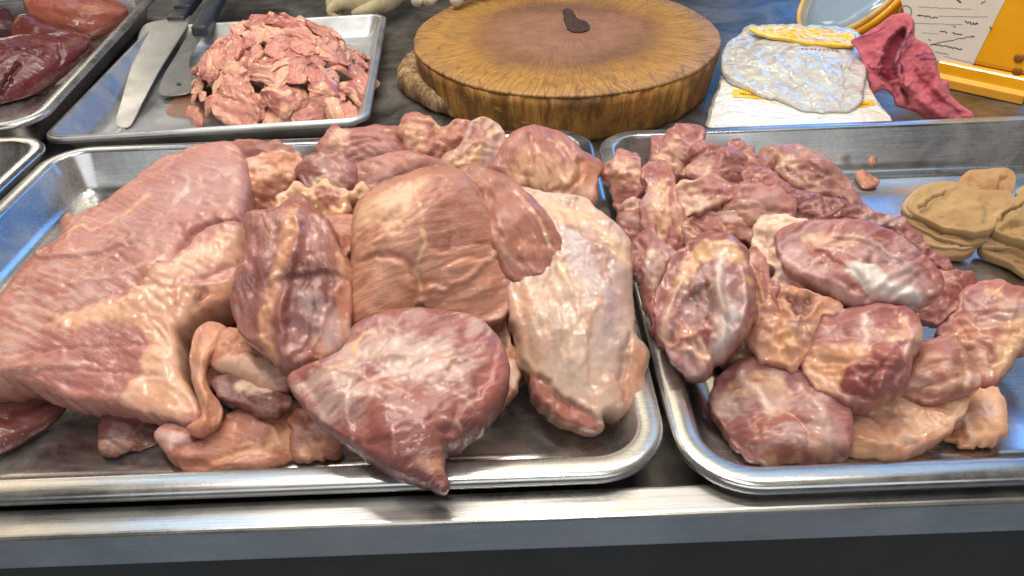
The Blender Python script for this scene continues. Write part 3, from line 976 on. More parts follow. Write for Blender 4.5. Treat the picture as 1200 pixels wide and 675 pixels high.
pk('thin dark pink strip behind the orange tan piece', [(276, 174), (300, 170), (328, 172), (340, 178), (352, 186), (330, 190), (300, 190), (284, 188)],
   .10, T=.010, back=.02, k=.5, col=(166, 94, 82), patches=[P_(CREAM, [(326, 176), (350, 178), (352, 190), (332, 190)], soft=3, fat=1, rough=1)])
pk('pink wedge topped with fat streaks behind the big round cut', [(400, 214), (430, 192), (470, 182), (508, 188), (522, 197), (513, 207), (487, 212), (457, 227), (430, 241), (416, 246)],
   .108, T=.016, back=.03, k=.6, col=(182, 120, 106), fib=(1, .5), patches=[P_((226, 176, 122), [(420, 238), (445, 220), (480, 204), (520, 197), (512, 208), (480, 214), (440, 236)], soft=4, fat=.9), P_((190, 142, 134), [(410, 214), (440, 200), (470, 196), (450, 212), (420, 228)], soft=5, fat=.3, a=.8)],
   strokes=[S_([(415, 236), (450, 210), (500, 196)], w=2.5, a=-1.8), S_([(430, 228), (470, 208)], w=2, a=1)])
pk('flat mauve piece with a fat left corner at the back of the heap', [(374, 178), (383, 160), (393, 148), (405, 156), (440, 153), (467, 152), (475, 163), (484, 180), (482, 191), (465, 195), (446, 198), (425, 201), (404, 192)],
   .095, T=.018, back=.03, k=.55, col=(172, 104, 96), fib=(1, .2), patches=[P_(FATC, [(376, 178), (394, 150), (410, 160), (400, 180), (386, 184)], soft=5, fat=.9, rough=.6), P_((182, 130, 126), [(410, 178), (450, 165), (478, 178), (478, 190), (430, 198)], soft=6, a=.7)], strokes=[S_([(400, 164), (430, 160), (470, 166)], w=2.5, a=-1.5), S_([(410, 190), (450, 180), (480, 182)], w=2, a=-1)])
pk('knobbly pink knuckle at the back edge of the heap', [(470, 160), (474, 147), (487, 139), (504, 141), (518, 155), (540, 149), (553, 153), (552, 166), (530, 176), (515, 186), (500, 194), (486, 188), (478, 176)],
   .10, T=.022, back=.03, k=.6, col=(184, 118, 100), jag=1.2, lump=(.0035, .018), mid=(.0016, .007), patches=[P_((210, 160, 128), [(474, 150), (490, 142), (500, 160), (488, 178), (478, 170)], soft=5, fat=.5), P_((158, 84, 72), [(495, 180), (520, 172), (540, 160), (520, 184), (500, 192)], soft=4, a=.7)], strokes=[S_([(508, 146), (512, 165), (502, 188)], w=3.5, a=-3)])
pk('pale lavender joint with yellow fat behind the brown oval muscle', [(548, 158), (552, 149), (567, 141), (583, 149), (591, 160), (589, 182), (580, 196), (566, 203), (545, 206), (530, 214), (516, 210), (514, 196), (522, 184), (540, 178)],
   .102, T=.022, back=.03, k=.6, col=(190, 146, 130), jag=1.2, mat='film', lump=(.003, .016), mid=(.0016, .007), patches=[P_((224, 178, 130), [(518, 205), (524, 186), (545, 182), (566, 150), (580, 150), (572, 185), (550, 198), (530, 212)], soft=5, fat=.9, rough=1), P_((172, 92, 80), [(550, 152), (566, 142), (570, 160), (552, 172)], soft=4, a=.8), P_((178, 146, 146), [(575, 155), (590, 165), (586, 185), (568, 198), (565, 180)], soft=5, a=.7)], strokes=[S_([(566, 150), (560, 172), (545, 192)], w=2.5, a=1.2), S_([(552, 160), (548, 180), (530, 190)], w=3, a=-2)])
pk('rosy slab with a patch of fat overhanging the back right corner of the tray', [(572, 203), (582, 190), (592, 168), (610, 156), (627, 153), (653, 160), (673, 172), (683, 182), (702, 192), (706, 199), (697, 212), (697, 225), (693, 243), (670, 240), (633, 236), (606, 230), (586, 215)],
   .088, T=.024, back=.035, k=.55, tilt=.12, col=(176, 106, 88), fib=(.4, 1), jag=.9, patches=[P_((226, 176, 126), [(596, 200), (612, 176), (640, 178), (662, 196), (672, 214), (640, 214), (612, 214)], soft=8, fat=.8, tear=.1), P_((182, 116, 88), [(600, 218), (650, 218), (695, 220), (690, 240), (630, 235)], soft=5, a=.8), P_((196, 128, 92), [(680, 185), (704, 196), (694, 214), (672, 216)], soft=4, fat=.3)],
   strokes=[S_([(582, 208), (620, 218), (660, 220), (680, 208), (682, 186)], w=3, a=-2.5), S_([(676, 180), (670, 205), (655, 222)], w=3, a=1.8, c=(224, 176, 130), fat=.7), S_([(620, 160), (640, 172), (660, 190)], w=2, a=-1)])

# ------------------------------------------------------------------ shank tray


def sh(label, pts, z, **k):
    k.setdefault('mat', 'shank')
    for a_, b_ in (('bund', .0019), ('auto', 2.2), ('cuts', 5), ('lump', (.0046, .030)), ('mottle', 3)):
        k.setdefault(a_, b_)
    k['jag'] = k.get('jag', 1.2) * 1.3 + .9
    k['strokes'] = [dict(x, a=x.get('a', 0) * 1.5) for x in k.get('strokes', ())]
    return piece('shank_meat', label, 'shank meat', pts, z, **k)


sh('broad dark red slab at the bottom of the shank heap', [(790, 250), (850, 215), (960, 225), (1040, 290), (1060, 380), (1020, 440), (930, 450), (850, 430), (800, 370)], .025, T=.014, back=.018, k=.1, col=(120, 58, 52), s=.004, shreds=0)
sh('red chunk with a torn fatty left side at the very back of the heap', [(763, 182), (772, 168), (780, 159), (792, 154), (820, 154), (828, 164), (834, 178), (822, 190), (808, 206), (798, 207), (780, 197), (762, 196)],
   .075, T=.02, back=.035, k=.6, col=(168, 84, 76), jag=1.2, fib=(1, .8), patches=[P_(FATC, [(764, 184), (778, 172), (792, 156), (796, 160), (782, 182), (776, 196), (764, 195)], soft=3, fat=.7, tear=.1), P_((196, 100, 72), [(776, 188), (804, 192), (806, 205), (790, 204)], soft=3, a=.8)], strokes=[S_([(802, 178), (815, 166), (826, 160)], w=1.6, a=.5, c=(206, 150, 140), fat=.6), S_([(798, 204), (806, 190), (828, 176)], w=2, a=-1.5)])
sh('pink knuckle with a peaked fat tip in the back left corner of the tray', [(710, 201), (717, 191), (728, 181), (737, 188), (747, 192), (755, 203), (752, 218), (741, 235), (735, 247), (727, 250), (721, 236), (715, 216)],
   .07, T=.018, back=.03, k=.6, tilt=-.1, col=(180, 108, 96), mat='film', jag=1.0, lump=(.003, .015), patches=[P_(FATC, [(714, 198), (728, 184), (752, 200), (746, 208), (730, 202), (718, 212)], soft=4, fat=.8, rough=1), P_((150, 84, 78), [(722, 222), (745, 220), (736, 246), (726, 246)], soft=5, a=.6)], strokes=[S_([(716, 204), (730, 198), (744, 210)], w=2, a=1)])
sh('yellow fat nugget under the pink knuckle', [(732, 252), (734, 240), (743, 232), (752, 240), (754, 254), (746, 262), (735, 262)], .055, T=.012, back=.02, k=.5, col=(222, 172, 124), jag=1.4, lump=(.003, .012), patches=[P_(FATC, [(728, 230), (758, 230), (758, 266), (728, 266)], fat=1)])
sh('small rounded mauve ball by the left wall of the tray', [(730, 256), (744, 250), (756, 254), (762, 268), (756, 282), (745, 288), (735, 284), (729, 270)], .06, T=.015, back=.02, k=.55, col=(160, 98, 94), jag=.5)
sh('long pink piece striped with a thick fat strip at the left of the heap', [(755, 206), (767, 197), (781, 196), (793, 208), (790, 226), (799, 250), (804, 275), (804, 296), (788, 306), (773, 290), (761, 265), (756, 246), (760, 224)],
   .082, T=.018, back=.03, k=.6, col=(178, 96, 86), fib=(.2, 1), jag=.9, patches=[P_((224, 176, 134), [(766, 214), (780, 208), (782, 228), (778, 250), (786, 262), (766, 268), (759, 248), (762, 230)], soft=4, fat=.9, h=2, rough=1.2)], strokes=[S_([(784, 240), (796, 264), (800, 292)], w=2, a=.6, c=(226, 186, 150), fat=.8), S_([(782, 214), (784, 240)], w=3, a=-2)])
sh('red ball with one white tendon stripe near the back of the heap', [(808, 204), (818, 192), (828, 184), (842, 180), (857, 181), (869, 186), (872, 199), (868, 214), (852, 219), (836, 218), (822, 214)],
   .085, T=.018, back=.03, k=.6, col=(164, 82, 78), jag=.7, patches=[P_((214, 160, 136), [(824, 202), (830, 196), (832, 214), (824, 216)], soft=3, fat=.8)], strokes=[S_([(836, 184), (826, 204), (826, 214)], w=2.2, a=.6, c=(222, 180, 152), fat=.8)])
sh('dull pink shred at the back between the red ball and the holed joint', [(858, 176), (868, 166), (880, 170), (891, 181), (899, 197), (896, 212), (884, 226), (872, 220), (868, 200)],
   .075, T=.014, back=.03, k=.55, col=(166, 98, 88), jag=1.6, strokes=[S_([(872, 205), (886, 198), (894, 204)], w=2.5, a=-2), S_([(866, 182), (880, 186), (890, 194)], w=2, a=1, c=(204, 150, 130), fat=.5)])
sh('pale joint with small dark holes at the back right of the heap', [(893, 183), (904, 178), (917, 175), (934, 175), (948, 178), (967, 190), (980, 202), (991, 211), (1000, 228), (1007, 245), (996, 247), (985, 235), (960, 231), (933, 224), (910, 205)],
   .065, T=.02, back=.03, k=.55, tilt=.1, col=(176, 122, 112), mat='film', jag=1.0, patches=[P_(FATC, [(893, 182), (920, 177), (935, 186), (930, 205), (960, 222), (990, 228), (985, 234), (940, 226), (908, 204)], soft=5, fat=.85, rough=.8), P_((160, 86, 80), [(948, 182), (975, 200), (980, 218), (955, 215), (945, 198)], soft=5, a=.8)],
   strokes=[S_([(912, 183), (914, 189)], w=2.6, a=-5, c=(50, 16, 12)), S_([(924, 192), (926, 195)], w=1.8, a=-4, c=(50, 16, 12)), S_([(932, 182), (940, 200), (958, 214)], w=2, a=.8, c=(214, 170, 140), fat=.7), S_([(984, 232), (992, 238)], w=2.5, a=-4, c=(60, 24, 18)), S_([(950, 226), (985, 222)], w=2, a=1)])
sh('thin bony strip with a pale blue sheen near the back of the heap', [(790, 224), (806, 216), (822, 215), (841, 215), (864, 222), (860, 232), (842, 238), (832, 244), (820, 251), (803, 250), (792, 238)],
   .098, T=.014, back=.025, k=.6, col=(176, 112, 104), mat='film', jag=.8, patches=[P_((222, 180, 146), [(815, 232), (845, 230), (860, 230), (840, 240), (820, 248), (800, 246), (795, 232)], soft=4, fat=.8, rough=.9)], strokes=[S_([(810, 222), (835, 220), (858, 226)], w=2.5, a=1.5)])
sh('pinkish flat piece with a fat underside in the middle of the heap', [(848, 240), (862, 228), (880, 220), (900, 222), (922, 232), (930, 248), (914, 258), (888, 260), (866, 258), (852, 254)],
   .095, T=.014, back=.025, k=.6, col=(172, 108, 98), fib=(1, .1), patches=[P_(FATC, [(850, 246), (880, 252), (914, 256), (888, 261), (856, 256)], soft=4, fat=.7, rough=.8), P_((176, 130, 128), [(872, 226), (905, 226), (918, 238), (885, 240)], soft=5, a=.7)], strokes=[S_([(855, 246), (885, 242), (920, 246)], w=2, a=-1.2)])
sh('dark reddish cut face under the flat pinkish piece', [(806, 262), (832, 248), (850, 248), (868, 256), (896, 258), (902, 270), (893, 284), (866, 286), (836, 286), (808, 288), (800, 275)],
   .08, T=.014, back=.03, k=.6, col=(158, 84, 74), jag=1.2, patches=[P_((182, 112, 92), [(850, 262), (895, 262), (890, 282), (850, 282)], soft=5, a=.7)], strokes=[S_([(812, 262), (826, 270), (822, 286)], w=3, a=-3), S_([(845, 256), (850, 270), (846, 284)], w=2.5, a=-2)])
sh('long coarse dark red muscle running down the right slope of the heap', [(868, 214), (875, 199), (900, 206), (927, 226), (960, 233), (987, 240), (1018, 253), (1047, 258), (1068, 272), (1086, 292), (1112, 308), (1116, 320), (1090, 308), (1053, 284), (1017, 270), (987, 266), (950, 270), (926, 262), (910, 246), (884, 228)],
   .083, T=.018, back=.035, k=.55, tilt=.1, col=(158, 78, 74), fib=(1, -.35), jag=1.2, mid=(.0022, .0055), lump=(.002, .02), strokes=[S_([(890, 215), (930, 240), (980, 252), (1040, 264)], w=3, a=1.5), S_([(905, 236), (960, 256), (1010, 262)], w=2.5, a=-1.5)])
sh('dark red flap hanging at the right end of the glossy cut', [(1085, 325), (1104, 322), (1122, 324), (1138, 321), (1134, 340), (1124, 358), (1112, 369), (1091, 375), (1076, 366), (1080, 340)],
   .055, T=.012, back=.018, k=.55, tilt=.1, col=(158, 74, 70), jag=.9, strokes=[S_([(1092, 330), (1110, 345), (1105, 366)], w=2.5, a=1.5), S_([(1108, 326), (1122, 340)], w=2, a=-1.4)])
sh('cream fat layer folded under the glossy purple and silver cut', [(896, 258), (922, 258), (948, 262), (960, 266), (935, 290), (938, 318), (955, 336), (940, 345), (908, 340), (902, 318), (890, 304), (882, 284)],
   .09, T=.014, back=.03, k=.6, col=(224, 180, 136), jag=1.2, mat='film', lump=(.003, .014), mid=(.0018, .006), patches=[P_(CREAM, [(870, 250), (970, 250), (970, 350), (870, 350)], fat=1, a=.9)], strokes=[S_([(905, 266), (898, 290), (912, 320), (930, 336)], w=3, a=-3), S_([(920, 264), (908, 290), (918, 314), (945, 334)], w=2.5, a=1.8), S_([(895, 280), (902, 310)], w=2, a=1.2)])
sh('glossy purple cut with bright silver tendon lying across the heap',
   [(911, 280), (918, 270), (934, 266), (957, 262), (987, 263), (1020, 267), (1053, 283), (1087, 310), (1103, 327), (1100, 344), (1083, 357), (1053, 362), (1007, 363), (987, 358), (967, 347), (947, 336), (922, 318), (911, 300)],
   .095, T=.026, back=.035, k=.62, tilt=.06, expo=.37, col=(166, 92, 88), fib=(1, -.5), jag=.4, lump=(.0016, .03), mid=(.0007, .01),
   patches=[P_((178, 134, 136), [(912, 280), (935, 270), (958, 300), (950, 318), (930, 318), (914, 302)], soft=7, a=.85, fat=.3),
            P_((166, 78, 70), [(952, 284), (985, 298), (1004, 310), (1020, 342), (1000, 345), (975, 322), (955, 305)], soft=5, a=.85),
            P_((228, 216, 206), [(1002, 309), (1022, 308), (1045, 325), (1068, 336), (1078, 350), (1050, 352), (1022, 346), (1010, 328)], soft=3.5, fat=1, h=1.4),
            P_((196, 120, 92), [(1030, 306), (1050, 304), (1062, 318), (1048, 326), (1034, 318)], soft=6, fat=.3),
            P_((188, 150, 148), [(1010, 275), (1050, 290), (1080, 315), (1095, 335), (1080, 342), (1050, 318), (1015, 295)], soft=8, fat=.3, a=.8),
            P_((216, 172, 144), [(940, 270), (990, 266), (1010, 276), (985, 282), (955, 280)], soft=5, fat=.7, tear=.1),
            P_((152, 76, 74), [(935, 322), (975, 326), (1010, 350), (990, 356), (965, 345)], soft=6, a=.7)],
   strokes=[S_([(1000, 312), (1026, 330), (1076, 350)], w=7, a=1.0, c=(234, 224, 216), fat=1, solid=1), S_([(918, 300), (946, 322), (985, 346), (1040, 360)], w=3, a=1, c=(214, 178, 170), fat=.6, solid=1), S_([(935, 316), (970, 330), (1010, 352), (1050, 358)], w=3, a=1.6, c=(190, 140, 136), fat=.2), S_([(950, 278), (975, 300), (1005, 320), (1015, 345)], w=3, a=-2), S_([(985, 275), (1020, 284), (1060, 305), (1090, 335)], w=3, a=-1.8), S_([(975, 268), (1015, 275), (1055, 296)], w=2, a=1, c=(224, 190, 176), fat=.7), S_([(1000, 300), (1030, 296), (1060, 312), (1082, 340)], w=2, a=1), S_([(955, 282), (990, 290), (1010, 302)], w=1.6, a=.8, c=(218, 178, 168), fat=.6)])
sh('short red strip between the folded loops and the fat layer', [(868, 306), (884, 298), (896, 316), (907, 342), (904, 366), (893, 376), (882, 356), (872, 330)], .085, T=.012, back=.025, k=.6, col=(172, 88, 76), fib=(.4, 1), jag=.7, strokes=[S_([(882, 306), (894, 340), (896, 366)], w=2, a=1, c=(206, 140, 110), fat=.4)])
sh('looped cut with silvery bands and a dark hollow at the left front of the heap',
   [(787, 311), (803, 293), (815, 281), (828, 277), (853, 281), (868, 292), (877, 308), (884, 342), (880, 378), (861, 408), (838, 424), (830, 441), (808, 442), (790, 424), (778, 405), (770, 378), (770, 348)],
   .085, T=.026, back=.045, k=.62, tilt=-.06, expo=.32, col=(160, 94, 92), fib=(.2, 1), mat='film', jag=.7,
   patches=[P_((224, 180, 138), [(806, 292), (828, 279), (856, 284), (872, 300), (856, 306), (836, 300), (820, 306), (805, 320), (790, 345), (786, 325)], soft=4, fat=.9, h=1.5, rough=.8),
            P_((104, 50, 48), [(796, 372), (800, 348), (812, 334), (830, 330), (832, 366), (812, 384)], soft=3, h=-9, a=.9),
            P_((206, 176, 166), [(834, 306), (844, 306), (850, 340), (852, 385), (846, 412), (832, 410), (836, 370), (832, 340)], soft=4, fat=.8, h=1.5),
            P_((170, 128, 130), [(846, 320), (868, 318), (878, 345), (872, 380), (854, 400), (852, 350)], soft=6, a=.8),
            P_((194, 190, 196), [(853, 355), (864, 352), (862, 385), (846, 412), (838, 408), (850, 385)], soft=4, fat=.7),
            P_((164, 84, 76), [(772, 390), (800, 370), (826, 378), (820, 395), (790, 405)], soft=4, a=.8),
            P_((176, 136, 134), [(782, 410), (820, 395), (832, 420), (820, 440), (800, 430)], soft=6, a=.8)],
   strokes=[S_([(842, 300), (848, 340), (852, 376), (842, 412)], w=5, a=1.6, c=(226, 206, 200), fat=.9, solid=1), S_([(806, 296), (792, 330), (780, 362), (778, 392)], w=4, a=1.4, c=(220, 180, 160), fat=.8, solid=1), S_([(868, 312), (874, 350), (862, 396)], w=3, a=1, c=(214, 180, 170), fat=.6, solid=1), S_([(795, 330), (784, 360), (784, 385)], w=4, a=2.5, c=(196, 156, 146), fat=.5), S_([(838, 310), (842, 350), (838, 395)], w=3.5, a=2.0), S_([(870, 318), (876, 350), (866, 390)], w=3, a=1.8), S_([(852, 320), (852, 350), (856, 380)], w=3, a=-2.2), S_([(782, 402), (806, 390), (832, 384)], w=3, a=2, c=(196, 130, 108), fat=.3), S_([(822, 320), (830, 345), (828, 375)], w=2, a=-2)])
sh('pink cut with a creamy fat flank against the left tray wall', [(737, 302), (747, 284), (758, 270), (767, 264), (774, 287), (790, 296), (799, 304), (785, 314), (774, 337), (770, 364), (762, 372), (753, 353), (750, 327), (740, 318)],
   .07, T=.018, back=.035, k=.6, tilt=-.1, col=(164, 86, 78), fib=(.3, 1), jag=.9, patches=[P_(CREAM, [(758, 292), (772, 290), (778, 310), (772, 336), (762, 328), (758, 310)], soft=4, fat=.85, rough=1.2), P_(FATC, [(738, 310), (748, 316), (750, 330), (742, 326)], soft=3, fat=1)], strokes=[S_([(768, 272), (784, 300), (778, 320)], w=2.5, a=1.2, c=(190, 120, 110)), S_([(752, 290), (750, 325)], w=2.5, a=-1.8)])
sh('small red lump below the pink cut at the left tray wall', [(764, 362), (780, 356), (795, 362), (796, 380), (790, 395), (778, 405), (770, 396)], .06, T=.012, back=.02, k=.6, col=(166, 80, 74), patches=[P_(FATC, [(778, 362), (792, 366), (784, 378)], soft=3, fat=.7)], jag=.9)
sh('orange fatty loops around a dark red hole in the middle of the heap', [(880, 382), (888, 348), (906, 338), (945, 342), (978, 356), (985, 366), (962, 374), (954, 398), (941, 420), (930, 434), (908, 424), (894, 424), (878, 408)],
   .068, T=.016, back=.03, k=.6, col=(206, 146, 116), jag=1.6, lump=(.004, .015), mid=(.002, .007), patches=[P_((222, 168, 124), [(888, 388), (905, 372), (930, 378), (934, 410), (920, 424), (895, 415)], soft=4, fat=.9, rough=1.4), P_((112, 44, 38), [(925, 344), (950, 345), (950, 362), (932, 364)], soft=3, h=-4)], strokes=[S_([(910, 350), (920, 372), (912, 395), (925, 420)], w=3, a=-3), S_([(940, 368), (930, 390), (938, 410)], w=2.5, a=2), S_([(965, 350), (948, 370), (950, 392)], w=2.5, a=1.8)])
sh('rounded shank with red muscle bulges ringed by fat at the front of the heap',
   [(939, 425), (948, 408), (956, 390), (962, 371), (1000, 366), (1040, 364), (1067, 367), (1079, 386), (1078, 407), (1066, 425), (1063, 446), (1053, 465), (1035, 471), (1008, 480), (993, 479), (972, 467), (950, 455)],
   .06, T=.028, back=.04, k=.6, expo=.35, col=(168, 96, 92), jag=.8,
   patches=[P_((222, 168, 126), [(942, 424), (958, 402), (1000, 400), (1030, 408), (1010, 420), (1000, 430), (990, 448), (975, 462), (950, 452)], soft=5, fat=.85, rough=1.3),
            P_((206, 158, 146), [(1010, 372), (1022, 372), (1026, 396), (1012, 398)], soft=5, fat=.6, a=.7), P_((172, 120, 120), [(960, 376), (1000, 370), (1010, 395), (960, 398)], soft=5, a=.6),
            P_((156, 66, 60), [(990, 432), (1010, 424), (1032, 430), (1036, 448), (1020, 464), (996, 460), (984, 448)], soft=3, h=4), P_((168, 78, 66), [(1024, 404), (1050, 402), (1056, 425), (1040, 435), (1028, 420)], soft=3, h=3), P_((164, 86, 78), [(1024, 452), (1040, 440), (1056, 444), (1050, 464), (1030, 470)], soft=3, h=3)],
   strokes=[S_([(1014, 366), (1018, 384), (1014, 402)], w=5, a=1, c=(222, 184, 170), fat=.8, solid=1), S_([(1064, 372), (1070, 396), (1058, 420)], w=3, a=.8, c=(214, 176, 166), fat=.7, solid=1), S_([(986, 448), (998, 462), (1018, 468)], w=3, a=-3, c=(120, 50, 40), ca=.5), S_([(1034, 430), (1022, 450), (1024, 468)], w=2.5, a=-3), S_([(1052, 402), (1060, 425), (1048, 445)], w=2.5, a=-2), S_([(945, 432), (970, 448), (992, 470)], w=2.5, a=1.5, c=CREAM, fat=1)])
sh('ham shaped cut showing a round sawn muscle face at the front left corner', [(832, 470), (840, 448), (858, 433), (878, 424), (898, 421), (920, 428), (940, 442), (962, 459), (991, 481), (996, 500), (994, 534), (956, 540), (907, 544), (884, 543), (862, 527), (847, 500), (836, 486)],
   .035, anchor=(900, 543, .012), T=.03, back=.03, k=.55, expo=.32, col=(156, 88, 86), jag=.5,
   patches=[P_((210, 168, 144), [(895, 424), (925, 436), (926, 470), (908, 480), (898, 450)], soft=7, fat=.7, a=.85), P_((222, 164, 122), [(838, 470), (856, 438), (896, 424), (895, 445), (870, 460), (850, 480)], soft=5, fat=.8, rough=1.2, tear=.1), P_((164, 88, 72), [(886, 488), (905, 476), (930, 478), (946, 500), (946, 530), (926, 542), (900, 540), (888, 515)], soft=2.5, h=2.5), P_((176, 132, 130), [(940, 460), (985, 488), (992, 520), (955, 530), (948, 495)], soft=6, a=.8, fat=.3), P_((206, 160, 134), [(950, 500), (966, 505), (968, 536), (952, 538)], soft=5, fat=.6)],
   strokes=[S_([(868, 432), (892, 452), (905, 474)], w=5, a=1.2, c=(224, 190, 172), fat=.9, solid=1), S_([(940, 446), (966, 480), (974, 536)], w=4, a=.8, c=(206, 170, 160), fat=.6, solid=1, ca=.7), S_([(886, 490), (904, 477), (930, 479), (946, 500), (947, 528)], w=2, a=-2.2, c=(196, 140, 116), ca=.6), S_([(886, 490), (888, 515), (902, 540)], w=2, a=-2.2, c=(196, 140, 116), ca=.6), S_([(850, 490), (868, 475), (888, 470)], w=2.5, a=-1.5)])
sh('pale orange fillet lying along the front rim', [(994, 492), (1012, 477), (1048, 464), (1088, 466), (1124, 464), (1134, 471), (1124, 492), (1104, 513), (1080, 527), (1056, 534), (1027, 534), (996, 530)],
   .03, anchor=(1030, 533, .014), T=.018, back=.022, k=.5, expo=.35, col=(214, 158, 124), fib=(1, .35), jag=.4, lump=(.0014, .03), mid=(.0006, .008),
   patches=[P_((222, 180, 148), [(1085, 490), (1125, 466), (1132, 472), (1118, 496), (1090, 508), (1060, 516)], soft=5, fat=.6), P_((204, 138, 104), [(1030, 520), (1100, 505), (1080, 527), (1030, 534)], soft=4, a=.8)], strokes=[S_([(1030, 522), (1070, 512), (1110, 492), (1130, 470)], w=2.2, a=1.4, c=(232, 194, 160), fat=.6), S_([(1005, 526), (1040, 522), (1080, 512)], w=2, a=-1.5)])
sh('pale orange end piece with a crumbly opening at the front right', [(1124, 470), (1141, 459), (1158, 460), (1171, 471), (1174, 487), (1171, 506), (1157, 519), (1141, 525), (1124, 520), (1108, 509), (1122, 490)],
   .03, anchor=(1140, 524, .01), T=.018, back=.02, k=.5, col=(216, 160, 124), jag=.8, patches=[P_((228, 184, 148), [(1126, 470), (1140, 462), (1140, 485), (1146, 515), (1136, 520), (1130, 492)], soft=4, fat=.7), P_((196, 124, 74), [(1110, 508), (1126, 492), (1136, 512), (1130, 520)], soft=3, h=-4, rough=3)], strokes=[S_([(1130, 480), (1134, 500), (1142, 518)], w=2.5, a=1.6)])
sh('reddish brown barrel shaped cut above the pale fillet', [(1054, 462), (1062, 440), (1064, 424), (1078, 406), (1098, 402), (1120, 403), (1134, 424), (1145, 434), (1144, 454), (1120, 468), (1094, 472), (1068, 468)],
   .05, T=.02, back=.03, k=.58, col=(172, 104, 86), fib=(1, 0), jag=.5, patches=[P_((216, 166, 126), [(1126, 424), (1138, 430), (1138, 452), (1128, 455)], soft=4, fat=.8, rough=1), P_((158, 88, 80), [(1062, 440), (1110, 445), (1100, 468), (1066, 464)], soft=7, a=.7), P_((196, 128, 96), [(1070, 420), (1100, 408), (1112, 425), (1080, 436)], soft=6, a=.7)], strokes=[S_([(1072, 426), (1095, 418), (1118, 420)], w=2, a=1), S_([(1124, 410), (1132, 435), (1128, 460)], w=2.5, a=-1.8)])
sh('pink cut with a fatty right flank lying at the right end of the heap', [(1098, 396), (1108, 380), (1120, 366), (1127, 344), (1140, 336), (1154, 332), (1178, 337), (1200, 343), (1226, 350), (1236, 390), (1215, 410), (1196, 412), (1180, 431), (1172, 446), (1150, 456), (1136, 430), (1120, 410)],
   .045, T=.022, back=.03, k=.55, tilt=.1, col=(182, 112, 100), jag=.8, mat='film',
   patches=[P_((172, 122, 126), [(1128, 345), (1154, 334), (1180, 340), (1176, 356), (1140, 360)], soft=5, a=.8), P_((220, 172, 132), [(1170, 352), (1225, 352), (1228, 395), (1196, 410), (1172, 440), (1166, 410), (1180, 385)], soft=6, fat=.85, rough=.9), P_((164, 88, 74), [(1138, 398), (1158, 394), (1168, 420), (1152, 426)], soft=4, h=2), P_((200, 132, 104), [(1110, 385), (1160, 372), (1168, 388), (1120, 400)], soft=5, fat=.3)],
   strokes=[S_([(1120, 368), (1150, 360), (1185, 362)], w=2.5, a=-2), S_([(1140, 396), (1155, 405), (1166, 424)], w=2.5, a=-2), S_([(1110, 392), (1140, 380), (1175, 378)], w=2, a=1.2, c=(224, 176, 140), fat=.6), S_([(1190, 350), (1185, 385), (1172, 415)], w=2, a=1)])
for i, (lab, pts) in enumerate([('tiny scrap of meat on the bare blue floor of the shank tray', [(1004, 205), (1010, 202), (1020, 207), (1029, 213), (1022, 219), (1012, 218)]),
                                ('speck of meat stuck on the back wall of the shank tray', [(1018, 190), (1021, 185), (1026, 187), (1025, 192), (1020, 193)])]):
    piece('meat_scrap', lab, 'scrap', pts, .01 if i == 0 else .03, T=.006, back=.004, k=.3, col=(206, 140, 110), s=.0012, jag=.8, lump=(.0016, .008), mat='pork')

# ------------------------------------------------------------------ livers
lv = dict(mat='offal', jag=.4, cuts=1, lump=(.003, .06), mid=(.0001, .012), zmin=.008)
piece('liver', 'large dark maroon liver nearest the front of the liver tray', 'liver', [(-60, 60), (0, 52), (36, 47), (60, 49), (84, 44), (104, 50), (94, 66), (71, 86), (40, 112), (0, 126), (-60, 140)], .035, T=.03, back=.03, k=.5, col=(100, 44, 46),
      strokes=[S_([(-10, 82), (20, 66), (50, 58)], w=8, a=3), S_([(0, 110), (6, 96), (22, 76)], w=2.5, a=-4, c=(50, 14, 16)), S_([(68, 52), (72, 66), (66, 80)], w=2, a=-1.5), S_([(-20, 60), (10, 56), (40, 62)], w=3, a=-3)], **lv)
piece('liver', 'brown sausage shaped lobe across the back of the liver tray', 'liver', [(31, -4), (60, -4), (90, 0), (116, 2), (148, 12), (136, 26), (118, 37), (100, 43), (72, 37), (48, 28), (34, 16)], .045, T=.028, back=.03, k=.5, col=(146, 82, 68), patches=[P_((186, 116, 92), [(40, 0), (90, 4), (140, 12), (110, 12), (60, 8)], soft=5, a=.6)], strokes=[S_([(62, 12), (90, 22), (125, 24)], w=4, a=-2)], **lv)
piece('liver', 'flat reddish lobe between the sausage shaped lobe and the front liver', 'liver', [(20, 26), (36, 22), (70, 36), (104, 42), (100, 50), (60, 51), (30, 50), (16, 44)], .035, T=.018, back=.02, k=.45, col=(104, 50, 46), **lv)
piece('liver', 'purple black lobe at the far left of the liver tray', 'liver', [(-60, 0), (-10, 8), (12, 18), (22, 32), (18, 44), (0, 48), (-50, 50)], .045, T=.022, back=.03, k=.5, col=(74, 40, 48), **lv)
piece('liver', 'orange brown lump at the top left of the liver tray', 'liver', [(-30, -14), (10, -8), (28, -6), (32, 14), (24, 26), (8, 16), (-30, 6)], .045, T=.02, back=.03, k=.5, col=(150, 84, 54), **lv)
piece('liver', 'greyish pink lobe partly out of view at the back of the liver tray', 'liver', [(110, -22), (140, -18), (164, -10), (152, 6), (136, 5), (112, -2)], .045, T=.015, back=.03, k=.5, col=(168, 122, 104), **lv)

